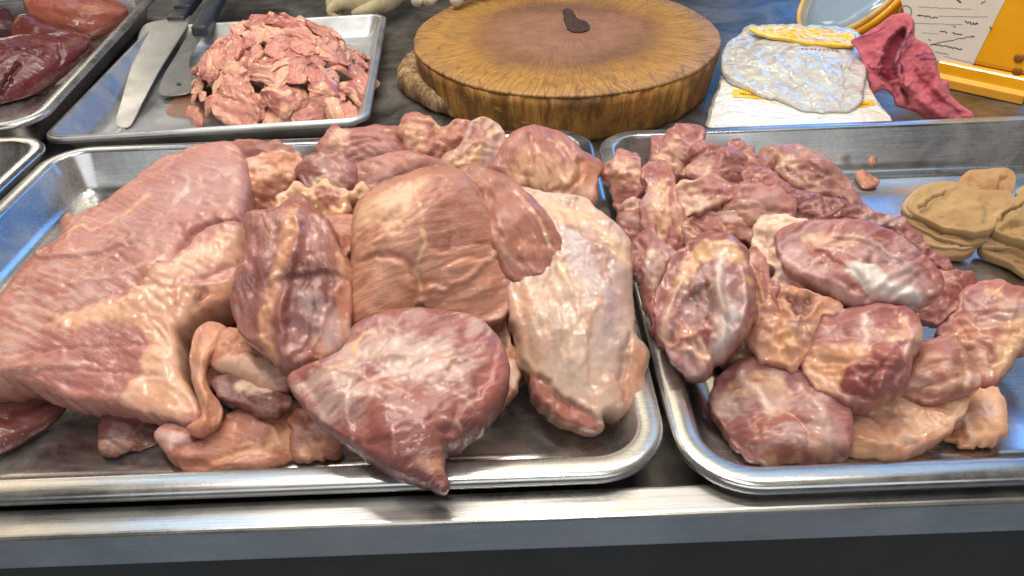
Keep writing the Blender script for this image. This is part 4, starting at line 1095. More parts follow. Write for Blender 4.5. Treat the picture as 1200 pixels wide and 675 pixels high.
# ------------------------------------------------------------------ chopped meat
# a dozen differently bent strips, then copies heaped on the tray
protos = []
pile_label = 'small chopped strip of pink meat heaped in the knife tray'
pile_group = 'chopped meat strips heaped in the knife tray'
for k in range(14):
    rr = random.Random(k + 40)
    Lh, Wh, Th = rr.uniform(.016, .036), rr.uniform(.011, .021), rr.uniform(.003, .006)
    bm = bmesh.new()
    bmesh.ops.create_icosphere(bm, subdivisions=5, radius=1)
    v = np.array([x.co[:] for x in bm.verts])
    sgn = np.sign(v)
    v = sgn * np.abs(v) ** .92
    fatn = sstep(.25, .6, fbm(v[:, :2] * 1.1 + v[:, 2:] * .5, 60 + k, 2) + (.25 if k % 4 == 0 else -.12))
    d1 = fbm(v[:, :2] * 1.5, k, 3)
    d2 = fbm(v[:, 1:] * 1.7, k + 30, 3)
    v = v * np.array([Lh, Wh, Th])
    v[:, 1] *= 1 + .35 * d1
    v[:, 2] += .0022 * d2 + .0007 * fbm(v[:, :2] / .006, k + 70, 3)
    cur = rr.uniform(-50, 26)
    v[:, 2] += cur * .35 * v[:, 0] ** 2 * (.4 + rr.random())
    v[:, 1] += rr.uniform(-14, 14) * v[:, 0] ** 2
    tw = v[:, 0] * rr.uniform(-30, 30)
    y, z = v[:, 1].copy(), v[:, 2].copy()
    v[:, 1], v[:, 2] = y * np.cos(tw) - z * np.sin(tw), y * np.sin(tw) + z * np.cos(tw)
    fc = [[x.index for x in f.verts] for f in bm.faces]
    bm.free()
    me = bpy.data.meshes.new('meat_strip')
    me.from_pydata(v.tolist(), [], fc)
    me.polygons.foreach_set('use_smooth', [True] * len(me.polygons))
    base = lin([(220, 162, 142), (204, 138, 124), (228, 174, 148), (212, 148, 130), (186, 116, 108)][k % 5])
    c = np.ones((len(v), 4))
    g = fbm(v[:, :2] / .012, k + 11, 2)[:, None]
    c[:, :3] = base * (1 + .18 * g) * (1 - fatn[:, None]) + lin((222, 176, 142)) * fatn[:, None]
    c[:, 3] = fatn
    ca = me.attributes.new('Col', 'FLOAT_COLOR', 'POINT')
    ca.data.foreach_set('color', np.clip(c, 0, 1).ravel())
    uvl = me.uv_layers.new(name='UVMap')
    li = np.zeros(len(me.loops), int); me.loops.foreach_get('vertex_index', li)
    uvl.data.foreach_set('uv', v[li][:, :2].ravel())
    me.materials.append(M['shank'])
    protos.append(me)
heap = np.array([U(x, y, .01)[:2] for x, y in [(226, 138), (232, 104), (262, 78), (300, 62), (380, 60), (424, 72), (430, 98), (424, 122), (402, 138), (330, 143), (262, 145)]])
hc = heap.mean(0)
hd = Dome((heap - hc), .75)
rr = random.Random(5)
cnt = 0
cand = []
for it in range(4000):
    q = heap.min(0) + np.array([rr.random(), rr.random()]) * (heap.max(0) - heap.min(0))
    if not inside(q[None], heap)[0]: continue
    if any((q[0] - a[0]) ** 2 + (q[1] - a[1]) ** 2 < .0168 ** 2 for a in cand): continue
    cand.append(q)
for q in cand:
    e = .004
    H = .088
    h0, hx, hy = [float(hd((q - hc + np.array(o))[None])[0]) * H for o in ((0, 0), (e, 0), (0, e))]
    gx, gy = (hx - h0) / e, (hy - h0) / e
    lim = 1.1
    gl = math.hypot(gx, gy)
    if gl > lim: gx, gy = gx * lim / gl, gy * lim / gl
    n = Vector((-gx, -gy, 1)).normalized()
    o = link(bpy.data.objects.new('meat_strip', protos[rr.randrange(len(protos))]))
    rot = n.to_track_quat('Z', 'X').to_matrix() @ Matrix.Rotation(rr.uniform(0, 6.283), 3, 'Z') @ Matrix.Rotation(rr.uniform(-.35, .35), 3, 'X')
    s = rr.choice((.5, .7, .9, 1.0, 1.1, 1.25))
    o.matrix_world = Matrix.Translation((q[0], q[1], .006 + h0 + rr.uniform(.001, .006))) @ rot.to_4x4() @ Matrix.Scale(s, 4)
    tag(o, pile_label, 'meat strip', pile_group)
# red juice lying under the heap
pu = smooth([U(x, y, .0047)[:2] for x, y in [(196, 134), (203, 118), (222, 110), (240, 100), (300, 90), (400, 95), (424, 104), (424, 126), (404, 134), (330, 136), (240, 138)]], True, .004)
bm = bmesh.new()
f = bm.faces.new([bm.verts.new((x, y, .0047)) for x, y in pu])
r = bmesh.ops.extrude_face_region(bm, geom=[f])
for x in r['geom']:
    if isinstance(x, bmesh.types.BMVert): x.co.z += .0012
mj, nt, b = new_mat('juice')
b.inputs['Base Color'].default_value = (.42, .16, .07, 1)
b.inputs['Roughness'].default_value = .08
b.inputs['Alpha'].default_value = .25
tag(bm_obj('meat_juice', bm, mj, bevel=0), 'reddish juice pooled under the chopped meat in the knife tray', 'juice')

# ------------------------------------------------------------------ knives


def plate(name, pts, za, zb, th, mat, parent, bev=.0005):
    """flat plate; za, zb = (photo point, height) that fix its slope front to back"""
    A, B = U(*za), U(*zb)
    dirv = B - A
    side = np.array([dirv[1], -dirv[0], 0]); side /= np.linalg.norm(side)
    n = np.cross(side, dirv); n /= np.linalg.norm(n)
    if n[2] < 0: n = -n
    P, _ = hit(smooth(pts, True, 4) if len(pts) > 8 else pts, A, n)
    bm = bmesh.new()
    f = bm.faces.new([bm.verts.new(p) for p in P])
    r = bmesh.ops.extrude_face_region(bm, geom=[f])
    for x in r['geom']:
        if isinstance(x, bmesh.types.BMVert): x.co -= Vector(n) * th
    return bm_obj(name, bm, mat, parent, bevel=bev, seg=1)


def bar(name, a, b, w, h, mat, parent, taper=1.0):
    a, b = Vector(a), Vector(b)
    d = (b - a)
    bm = bmesh.new()
    r = bmesh.ops.create_cube(bm, size=1)
    for v in bm.verts:
        k = 1 if v.co.y < 0 else taper
        v.co = Vector((v.co.x * w * k, v.co.y * d.length, v.co.z * h * k))
    o = bm_obj(name, bm, mat, None, bevel=min(w, h) * .3, seg=3, smooth_=True)
    o.matrix_world = Matrix.Translation((a + b) / 2) @ d.to_track_quat('Y', 'Z').to_matrix().to_4x4()
    if parent:
        mw = o.matrix_world.copy()
        o.parent = parent
        o.matrix_parent_inverse = Matrix.Translation(-parent.location)
    return o


k1 = empty('knife', tuple(U(148, 140, .006)), 'long broad bladed knife with a pale blade propped in the left of the shallow tray', 'knife')
plate('blade', [(168, 30), (195, 23), (221, 22), (206, 51), (188, 80), (166, 122), (152, 147), (136, 145), (142, 118), (151, 86), (159, 56)], (145, 144, .0075), (210, 22, .040), .0022, M['blade'], k1)
hA, hB = U(212, 20, .041), U(246, -28, .052)
bar('bolster', U(206, 23, .0405), U(215, 10, .0435), .030, .010, plain_material('bolster', (.10, .10, .11), .4, metal=.8), k1)
bar('handle', U(214, 13, .043), hB, .030, .020, M['handle'], k1)
k2 = empty('knife', tuple(U(205, 108, .006)), 'cleaver like knife with a hole in its grey blade, behind the broad bladed knife', 'knife')
b2 = plate('blade', [(188, 111), (222, 108), (225, 92), (222, 72), (228, 56), (242, 34), (226, 34), (205, 66), (190, 92)], (205, 109, .012), (236, 34, .041), .002, steel_material('shaded_blade', rough=.38, stretch=(60, 2, 2), col=(.30, .29, .28), dirt=.6), k2)  # darker copy of the steel: this knife's shade put into its colour
mt = plain_material('hole_shade', (.02, .02, .02), .6)
plate('hole', [(207, 97), (212, 97), (213, 100), (207, 100)], (205, 109, .0123), (236, 34, .0413), .0004, mt, k2, bev=0)  # thin black plate painting the shade inside the hole
bar('handle', U(234, 38, .043), U(268, -26, .052), .026, .020, plain_material('grey_handle', (.035, .04, .05), .45, var=.3), k2)

# ------------------------------------------------------------------ chopping block
BZ = .066
cl_, cr_, cf_ = U(489, 30, BZ), U(848, 44, BZ), U(664, 113, BZ)
rb = (cr_[0] - cl_[0]) / 2
OV = 1.1
bc = np.array([(cl_[0] + cr_[0]) / 2, cf_[1] + rb * OV])


def lathe(name, c, prof, mat, parent=None, nseg=220, wob=.004, seed=0, rag=0.0):
    V, Fc = [], []
    th = np.arange(nseg) / nseg * 2 * math.pi
    for i, (r, z) in enumerate(prof):
        p = np.stack([np.cos(th), np.sin(th)], 1)
        w_ = wob * fbm(p * 1.3, seed, 2) + rag * fbm(np.stack([th * 14, np.full(nseg, z * 22)], 1), seed + 3, 3) * (1 if r > .6 * prof[0][0] else 0)
        rr_ = r + w_ * (r / max(x[0] for x in prof))
        V += [(c[0] + a * math.cos(t), c[1] + a * math.sin(t), z) for a, t in zip(rr_, th)]
    for i in range(len(prof) - 1):
        for j in range(nseg):
            a, b_ = i * nseg + j, i * nseg + (j + 1) % nseg
            Fc.append((a, b_, b_ + nseg, a + nseg))
    Fc.append(tuple(range((len(prof) - 1) * nseg, len(prof) * nseg)))
    Fc.append(tuple(range(nseg))[::-1])
    return mesh_obj(name, V, Fc, mat, parent)


mw_, nt, b = new_mat('block_top')
ob = N(nt, 'ShaderNodeTexCoord').outputs['Object']
sep = N(nt, 'ShaderNodeSeparateXYZ')
warp = N(nt, 'ShaderNodeVectorMath', operation='ADD')
wn = N(nt, 'ShaderNodeTexNoise'); wn.inputs['Scale'].default_value = 7; wn.inputs['Detail'].default_value = 4
nt.links.new(ob, wn.inputs['Vector'])
ws = N(nt, 'ShaderNodeVectorMath', operation='MULTIPLY_ADD')
ws.inputs[1].default_value = (.06, .06, 0); ws.inputs[2].default_value = (-.03, -.03, 0)
nt.links.new(wn.outputs[1], ws.inputs[0])
nt.links.new(ob, warp.inputs[0]); nt.links.new(ws.outputs[0], warp.inputs[1])
nt.links.new(warp.outputs[0], sep.inputs[0])
rad = mth(nt, 'SQRT', mth(nt, 'ADD', mth(nt, 'POWER', sep.outputs[0], 2.0), mth(nt, 'POWER', sep.outputs[1], 2.0)))
rad = mth(nt, 'DIVIDE', rad, rb)
ang = mth(nt, 'ARCTAN2', sep.outputs[1], sep.outputs[0])
zone = ramp(nt, rad, [(0, lin((166, 120, 96))), (.38, lin((166, 120, 92))), (.56, lin((158, 112, 72))), (.70, lin((180, 132, 66))), (.86, lin((188, 140, 70))), (1.0, lin((180, 134, 80)))])
dark = mth(nt, 'MULTIPLY', ramp(nt, rad, [(.30, (0, 0, 0)), (.52, (.38,) * 3), (.60, (.28,) * 3), (.76, (0, 0, 0))]), ramp(nt, tex(nt, ob, 7, 4, .6), [(.42, (0, 0, 0)), (.62, (1, 1, 1))]))
c = mix(nt, zone, lin((84, 62, 56)), dark)
# radial checks: thin dark cracks fanning out towards the rim
pol = N(nt, 'ShaderNodeCombineXYZ')
nt.links.new(mth(nt, 'MULTIPLY', ang, 13.0), pol.inputs[0])
nt.links.new(mth(nt, 'MULTIPLY', rad, 2.6), pol.inputs[1])
vo = N(nt, 'ShaderNodeTexVoronoi', feature='DISTANCE_TO_EDGE'); vo.inputs['Scale'].default_value = 1.6
nt.links.new(pol.outputs[0], vo.inputs['Vector'])
ck = ramp(nt, vo.outputs[0], [(.0, (1, 1, 1)), (.035, (.3,) * 3), (.07, (0, 0, 0))])
ckz = mth(nt, 'MULTIPLY', ck, ramp(nt, rad, [(.5, (0, 0, 0)), (.75, (.35,) * 3), (1, (.6,) * 3)]))
c = mix(nt, c, lin((86, 52, 22)), ckz)
pst = N(nt, 'ShaderNodeCombineXYZ')
nt.links.new(mth(nt, 'MULTIPLY', ang, 40.0), pst.inputs[0]); nt.links.new(mth(nt, 'MULTIPLY', rad, 3.0), pst.inputs[1])
gs = tex(nt, pst.outputs[0], 1, 5, .65)
c = mix(nt, c, ramp(nt, gs, [(.3, (.80, .77, .72)), (.65, (1.08, 1.08, 1.08))]), 1.0, 'MULTIPLY')
c = mix(nt, c, ramp(nt, tex(nt, ob, 30, 6, .7), [(.3, (.72, .70, .70)), (.7, (1.12, 1.12, 1.12))]), 1.0, 'MULTIPLY')
cut = tex(nt, ob, 1, 3, .6, stretch=(20, 420, 20), rot=(0, 0, .35))
c = mix(nt, c, (1.25, 1.2, 1.15), ramp(nt, cut, [(.60, (0, 0, 0)), (.70, (.6,) * 3)]), 'MULTIPLY')
cut2 = tex(nt, ob, 1, 4, .65, stretch=(16, 360, 16), rot=(0, 0, -.9))
c = mix(nt, c, (.70, .66, .62), ramp(nt, cut2, [(.60, (0, 0, 0)), (.68, (.7,) * 3)]), 'MULTIPLY')
c = mix(nt, c, lin((112, 84, 66)), ramp(nt, tex(nt, ob, 16, 6, .72), [(.54, (0, 0, 0)), (.72, (.6,) * 3)]))
nt.links.new(c, b.inputs['Base Color'])
b.inputs['Roughness'].default_value = .5
n1 = bump(nt, b, ck, .0012, .6, sock=None)
n1 = bump(nt, b, cut, .0008, .4, n1, sock=None)
bump(nt, b, tex(nt, ob, 90, 5, .65), .0012, .5, n1)

ms, nt, b = new_mat('block_side')
ob = N(nt, 'ShaderNodeTexCoord').outputs['Object']
vs = tex(nt, ob, 1, 6, .68, stretch=(85, 85, 9))
vb = tex(nt, ob, 1, 5, .6, stretch=(22, 22, 16))
c = ramp(nt, vs, [(.28, lin((92, 58, 28))), (.45, lin((166, 112, 50))), (.6, lin((200, 146, 70))), (.75, lin((216, 174, 90)))])
c = mix(nt, c, lin((84, 52, 22)), ramp(nt, vb, [(.42, (0, 0, 0)), (.62, (.8,) * 3)]))
vs3 = tex(nt, ob, 1, 4, .7, stretch=(170, 170, 6))
c = mix(nt, c, lin((44, 26, 12)), ramp(nt, vs3, [(.56, (0, 0, 0)), (.66, (.6,) * 3)]))
hb = tex(nt, ob, 1, 4, .7, stretch=(28, 28, 130))
c = mix(nt, c, lin((216, 178, 92)), ramp(nt, hb, [(.62, (0, 0, 0)), (.70, (.75,) * 3)]))
rd = tex(nt, ob, 1, 3, .5, stretch=(26, 26, 7))
c = mix(nt, c, lin((140, 38, 16)), ramp(nt, rd, [(.62, (0, 0, 0)), (.74, (.75,) * 3)]))
nt.links.new(c, b.inputs['Base Color'])
b.inputs['Roughness'].default_value = .55
n1 = bump(nt, b, vs, .003, .7, sock=None)
bump(nt, b, hb, .002, .6, n1)

blk = empty('chopping_block', (bc[0], bc[1], .001), 'thick round tree trunk chopping block, orange rimmed with a dark spot on top', 'chopping block')
zs = .001
side = lathe('side', (0, 0), [(rb * .955, 0), (rb * .965, .006), (rb * .975, .018), (rb * .985, .032), (rb * .995, .048), (rb * 1.0, BZ - zs - .003)], ms, None, wob=.004, seed=4, rag=.0016)
side.data.polygons[-2].use_smooth = False
top = lathe('top', (0, 0), [(rb * 1.002, BZ - zs - .0035), (rb * .997, BZ - zs), (rb * .985, BZ - zs + .0012), (rb * .8, BZ - zs + .0008), (rb * .5, BZ - zs - .001), (rb * .2, BZ - zs - .002)], mw_, None, wob=.004, seed=4, rag=.0008)
for o in (side, top):
    o.parent = blk
    o.scale = (1, OV, 1)
sp = U(674, 23, BZ)
pts = [U(x, y, BZ)[:2] - bc for x, y in [(660, 12), (667, 10), (672, 14), (676, 21), (687, 25), (691, 32), (683, 37), (670, 36), (663, 28)]]
pp = smooth(pts, True, .003); pp = pp + .0025 * np.stack([fbm(pp / .008, 1, 2), fbm(pp / .008, 2, 2)], 1)
bm = bmesh.new()
f = bm.faces.new([bm.verts.new((x, y, BZ - zs - .0012)) for x, y in pp])
r = bmesh.ops.extrude_face_region(bm, geom=[f])
for x in r['geom']:
    if isinstance(x, bmesh.types.BMVert): x.co.z += .0016
spot = bm_obj('dark_spot', bm, plain_material('charred_spot', lin((70, 46, 36)), .6, var=.6, scale=160, bmp=.002))
spot.parent = blk
mk_, nt, b = new_mat('old_bark')
ob = N(nt, 'ShaderNodeTexCoord').outputs['Object']
t = tex(nt, ob, 55, 6, .7, stretch=(1, 1, .6))
c = ramp(nt, t, [(.3, lin((74, 52, 36))), (.46, lin((134, 102, 70))), (.58, lin((178, 148, 108))), (.72, lin((208, 186, 148)))])
nt.links.new(c, b.inputs['Base Color']); b.inputs['Roughness'].default_value = .85
bump(nt, b, t, .004, .9)
sl = lathe('old_board', (0, 0), [(.165, 0), (.171, .008), (.170, .022), (.164, .030), (.08, .0302)], mk_, None, wob=.006, seed=8, rag=.003)
lp = U(466, 100, .015)
sl.location = (lp[0] + .168, bc[1] - .004, .0005)
tag(sl, 'old mottled round board half hidden under the chopping block', 'board')

# ------------------------------------------------------------------ gloved hands


def skin(name, chains, mat, col, sub=2):
    """one continuous figure from chains of (x, y, z, radius); a chain starting with an int hangs on that vertex"""
    V, E, R = [], [], []
    for ch in chains:
        prev = None
        for it in ch:
            if isinstance(it, int): prev = it; continue
            V.append(it[:3]); R.append(it[3])
            if prev is not None: E.append((prev, len(V) - 1))
            prev = len(V) - 1
    me = bpy.data.meshes.new(name)
    me.from_pydata(V, E, [])
    o = link(bpy.data.objects.new(name, me))
    m = o.modifiers.new('skin', 'SKIN'); m.use_smooth_shade = True
    for i, r in enumerate(R):
        me.skin_vertices[0].data[i].radius = (r, r)
    me.skin_vertices[0].data[0].use_root = True
    s = o.modifiers.new('sub', 'SUBSURF'); s.levels = s.render_levels = sub
    dg = bpy.context.evaluated_depsgraph_get()
    ne = bpy.data.meshes.new_from_object(o.evaluated_get(dg))
    o.modifiers.clear()
    o.data = ne
    ne.materials.clear(); ne.materials.append(mat)
    ca = ne.attributes.new('Col', 'FLOAT_COLOR', 'POINT')
    c = np.ones((len(ne.vertices), 4)); c[:, :3] = lin(col)
    ca.data.foreach_set('color', c.ravel())
    co = np.zeros(len(ne.vertices) * 3); ne.vertices.foreach_get('co', co); co = co.reshape(-1, 3)
    uvl = ne.uv_layers.new(name='UVMap')
    li = np.zeros(len(ne.loops), int); ne.loops.foreach_get('vertex_index', li)
    uvl.data.foreach_set('uv', co[li][:, :2].ravel())
    return o


def fp(x, y, z): return tuple(U(x, y, z))


ht = BZ + .011
fr = [(482, 6), (496, 6), (524, 6)]
tip = [Vector(fp(486, 5, ht)), Vector(fp(499, 5, ht)), Vector(fp(530, 6, ht)), Vector(fp(562, -6, ht))]
knk = [Vector(fp(540, -52, ht + .03)), Vector(fp(560, -46, ht + .034)), Vector(fp(580, -40, ht + .034)), Vector(fp(598, -36, ht + .03))]
wrist = Vector(fp(610, -110, ht + .055))
palm = (knk[1] + knk[2]) / 2 * .5 + wrist * .5
arm = wrist + (wrist - palm) * 3
ch = [[tuple(palm) + (.030,), tuple(wrist) + (.026,), tuple(arm) + (.035,)]]
for t, kk in zip(tip, knk):
    m1 = t.lerp(kk, .42) + Vector((0, 0, .012))
    ch.append([0, tuple(kk) + (.012,), tuple(m1) + (.0105,), tuple(t.lerp(m1, .35)) + (.0115,), tuple(t) + (.0105,)])
th0 = palm + Vector((-.035, .0, -.012)); th1 = th0 + Vector((-.03, -.02, -.012))
ch.append([0, tuple(th0) + (.014,), tuple(th1) + (.012,), tuple(th1 + Vector((-.022, -.018, -.004))) + (.010,)])
h1 = skin('gloved_hand', ch, M['knit'], (240, 230, 206))
tag(h1, 'hand in a cream knitted glove with its fingertips resting on the chopping block', 'hand')
# the other hand holds on to the bench behind the knife tray
w0 = Vector(fp(450, -6, .05)); w1 = Vector(fp(415, -2, .048)); w2 = Vector(fp(520, -70, .10))
ch = [[tuple(w0) + (.034,), tuple(w0.lerp(w2, .5)) + (.028,), tuple(w2) + (.034,)], [0, tuple(w1) + (.030,)]]
for i in range(4):
    s = w1 + Vector((-.030 + .003 * i, .028 - .019 * i, .010 - .006 * abs(i - 1.5)))
    ch.append([3, tuple(s) + (.0115,), tuple(s + Vector((-.020, -.004, -.012))) + (.0105,), tuple(s + Vector((-.012, -.006, -.026))) + (.0098,), tuple(s + Vector((.004, -.006, -.030))) + (.009,)])
t0 = w0 + Vector((-.005, -.030, -.008))
ch.append([0, tuple(t0) + (.013,), tuple(t0 + Vector((-.030, -.006, -.010))) + (.012,), tuple(t0 + Vector((-.052, .0, -.014))) + (.010,)])
h2 = skin('gloved_hand', ch, M['knit'], (232, 216, 172))
tag(h2, 'fist in a cream knitted glove behind the back edge of the knife tray', 'hand')

# ------------------------------------------------------------------ plastic bags
mp_, nt, b = new_mat('white_plastic')
ob = N(nt, 'ShaderNodeTexCoord').outputs['Object']
at = N(nt, 'ShaderNodeAttribute', attribute_name='Col')
b.inputs['Roughness'].default_value = .22
b.inputs['Specular IOR Level'].default_value = .6
b.inputs['Coat Weight'].default_value = .6; b.inputs['Coat Roughness'].default_value = .08
b.inputs['Subsurface Weight'].default_value = .2; b.inputs['Subsurface Scale'].default_value = .01
cr = tex(nt, ob, 26, 5, .6, dist=1.2)
wob_ = N(nt, 'ShaderNodeTexNoise'); wob_.inputs['Scale'].default_value = 14; wob_.inputs['Detail'].default_value = 3
nt.links.new(ob, wob_.inputs['Vector'])
wv_ = N(nt, 'ShaderNodeVectorMath', operation='MULTIPLY_ADD'); wv_.inputs[1].default_value = (.07, .07, .07)
nt.links.new(wob_.outputs[1], wv_.inputs[0]); nt.links.new(ob, wv_.inputs[2])
cr2 = mth(nt, 'POWER', tex(nt, wv_.outputs[0], 1, 3, .55, kind='voronoi', stretch=(9, 15, 12), feature='DISTANCE_TO_EDGE'), .35)
nt.links.new(mix(nt, at.outputs['Color'], ramp(nt, cr, [(.3, (.90, .90, .90)), (.6, (1.03,) * 3)]), 1.0, 'MULTIPLY'), b.inputs['Base Color'])
n1 = bump(nt, b, cr, .003, .35)
cr3 = mth(nt, 'ABSOLUTE', mth(nt, 'SUBTRACT', tex(nt, ob, 15, 3, .5, dist=1.6), .5))
n1 = bump(nt, b, cr3, .007, .7, n1)
n2 = bump(nt, b, cr2, .004, .4, n1)
nt.links.new(n2, b.inputs['Coat Normal'])
M['plastic'] = mp_
cp_ = mp_.copy(); cp_.name = 'clear_plastic'
cb_ = cp_.node_tree.nodes['Principled BSDF']
cb_.inputs['Transmission Weight'].default_value = .35
cb_.inputs['Roughness'].default_value = .16
cb_.inputs['Coat Weight'].default_value = 1
M['clear_plastic'] = cp_

WH = (236, 230, 220)


def flat_pack(label, px, z0, z1, name='bag_pack', parent=None, jit=0, sd=1, col=WH, mat='plastic'):
    rr = random.Random(sd)
    P = np.array([U(x, y, z1)[:2] for x, y in px])
    ctr = P.mean(0)
    P = smooth(P, True, .006)
    bm = bmesh.new()
    k = 5
    rings = []
    for a in range(k + 1):
        u = a / k
        bulge = math.sin(u * math.pi) * .0022
        rings.append([bm.verts.new((*(ctr + (p - ctr) * (1 + bulge / np.linalg.norm(p - ctr)) + np.array([.0006 * math.sin(i * .9 + a), .0006 * math.cos(i * 1.3 + a * 2)])), z0 + (z1 - z0) * u)) for i, p in enumerate(P)])
    n = len(P)
    for a in range(k):
        for i in range(n):
            bm.faces.new((rings[a][i], rings[a][(i + 1) % n], rings[a + 1][(i + 1) % n], rings[a + 1][i]))
    bm.faces.new(rings[-1]); bm.faces.new(rings[0][::-1])
    o = bm_obj(name, bm, M[mat], parent, smooth_=False)
    ca = o.data.attributes.new('Col', 'FLOAT_COLOR', 'POINT')
    c = np.ones((len(o.data.vertices), 4)); c[:, :3] = lin(col)
    ca.data.foreach_set('color', c.ravel())
    if label: tag(o, label, 'plastic bags')
    return o


base_px = [(833, 146), (834, 128), (842, 104), (856, 84), (930, 82), (1004, 86), (1018, 104), (1030, 124), (1041, 141), (1000, 143), (930, 145), (870, 147)]
stk_b = empty('bag_pack', tuple(U(930, 120, 0)), 'flat stack of white plastic bag packs with small yellow labels', 'plastic bags')
rj = random.Random(3)
for q in range(5):
    dx, dy = rj.uniform(-2.5, 2.5), rj.uniform(-1.5, 1.5)
    sh_ = [(x + dx + (x - 930) * rj.uniform(-.008, .008), y + dy) for x, y in base_px]
    flat_pack(None, sh_, .0006 + .0088 * q, .0006 + .0088 * q + .0084, name='pack', parent=stk_b, sd=q, col=[(236, 230, 220), (228, 220, 208), (240, 236, 228), (224, 214, 198), (238, 232, 222)][q])
topz = .0006 + .0088 * 4 + .0084
ylw = plain_material('yellow_print', lin((240, 200, 40)), .3, var=.1, coat=.5)
rdi = plain_material('red_print', lin((176, 84, 36)), .5)


def flat_mark(name, px, z, mat, parent, th=.0006):
    bm = bmesh.new()
    f = bm.faces.new([bm.verts.new(tuple(U(x, y, z))) for x, y in px])
    r = bmesh.ops.extrude_face_region(bm, geom=[f])
    for x in r['geom']:
        if isinstance(x, bmesh.types.BMVert): x.co.z += th
    return bm_obj(name, bm, mat, parent)


def dashes(name, a, b, n, z, mat, parent, sd=1, h=.8):
    rr = random.Random(sd)
    bm = bmesh.new()
    for q in range(n):
        t0 = (q + rr.uniform(.05, .2)) / n; t1 = (q + rr.uniform(.6, .9)) / n
        p0 = (a[0] + (b[0] - a[0]) * t0, a[1] + (b[1] - a[1]) * t0); p1 = (a[0] + (b[0] - a[0]) * t1, a[1] + (b[1] - a[1]) * t1)
        hh = h * rr.uniform(.6, 1.2)
        f = bm.faces.new([bm.verts.new(tuple(U(x, y, z))) for x, y in ((p0[0], p0[1] + hh), (p1[0], p1[1] + hh), (p1[0], p1[1] - hh), (p0[0], p0[1] - hh))])
        r = bmesh.ops.extrude_face_region(bm, geom=[f])
        for x in r['geom']:
            if isinstance(x, bmesh.types.BMVert): x.co.z += .0003
    return bm_obj(name, bm, mat, parent)


flat_mark('label', [(859, 114), (858, 105), (876, 106), (896, 109), (897, 116)], topz + .0004, ylw, stk_b)
dashes('printing', (866, 109.5), (890, 112), 7, topz + .0013, rdi, stk_b, 2)
flat_mark('label', [(998, 128), (996, 121), (1022, 118), (1026, 123)], topz + .0004, ylw, stk_b)
dashes('printing', (1003, 124.5), (1019, 121.5), 5, topz + .0013, rdi, stk_b, 4)
bg2 = piece('bag_pack', 'crumpled glossy white plastic bag with a yellow printed top edge, on the flat stack', 'plastic bags', [(846, 74), (851, 56), (866, 44), (878, 33), (905, 32), (950, 34), (1000, 40), (1008, 50), (1014, 70), (1012, 100), (1003, 126), (970, 132), (944, 131), (920, 120), (890, 110), (862, 96), (848, 86)], .056, T=.016, back=.010, k=.10, expo=.24, col=(236, 231, 222), mat='clear_plastic', jag=1.0, lump=(.0025, .03), mid=(.0006, .02), s=.0016, cuts=16, zmin=topz + .001,
    strokes=[S_([(860, 52), (874, 62), (900, 46)], w=1.6, a=2.5), S_([(955, 66), (978, 90), (1000, 66)], w=1.4, a=1.8), S_([(850, 80), (880, 100), (930, 122)], w=2, a=2.5), S_([(880, 70), (930, 84), (960, 120)], w=2, a=-2.5), S_([(956, 64), (986, 62), (1006, 64)], w=1.4, a=-2), S_([(890, 90), (915, 110), (960, 112)], w=1.6, a=2), S_([(990, 70), (994, 100), (985, 126)], w=2, a=-2.5), S_([(900, 50), (940, 62), (950, 80)], w=1.6, a=1.8),
             S_([(866, 64), (900, 74), (925, 68)], kind='s', w=2, a=2, len=5), S_([(930, 96), (960, 92), (990, 104)], kind='s', w=2, a=-2, len=5), S_([(905, 62), (918, 84), (944, 96)], kind='s', w=2, a=2, len=4)])
dashes('printing', (938, 57), (984, 60), 9, .083, rdi, bg2, 6, .7)
piece('printed_header', None, None, [(876, 31), (878, 31), (914, 31), (950, 33), (999, 39), (1002, 40), (1004, 52), (1002, 54), (975, 53), (950, 51), (915, 45), (890, 40), (877, 34)], .076, T=.002, back=.006, k=.10, expo=.2, cuts=0, grow=0, col=(240, 196, 40), mat='plastic', jag=.4, lump=(.0012, .02), mid=(.0004, .01), s=.0012, parent=bg2,
    patches=[P_((240, 216, 130), [(874, 28), (912, 29), (906, 46), (880, 42)], soft=3, a=.8)], strokes=[S_([(918, 41), (950, 46), (998, 50)], w=.9, c=(150, 96, 20), ca=.6), S_([(930, 36), (960, 39), (994, 43)], w=.5, c=(190, 140, 30), ca=.6)])
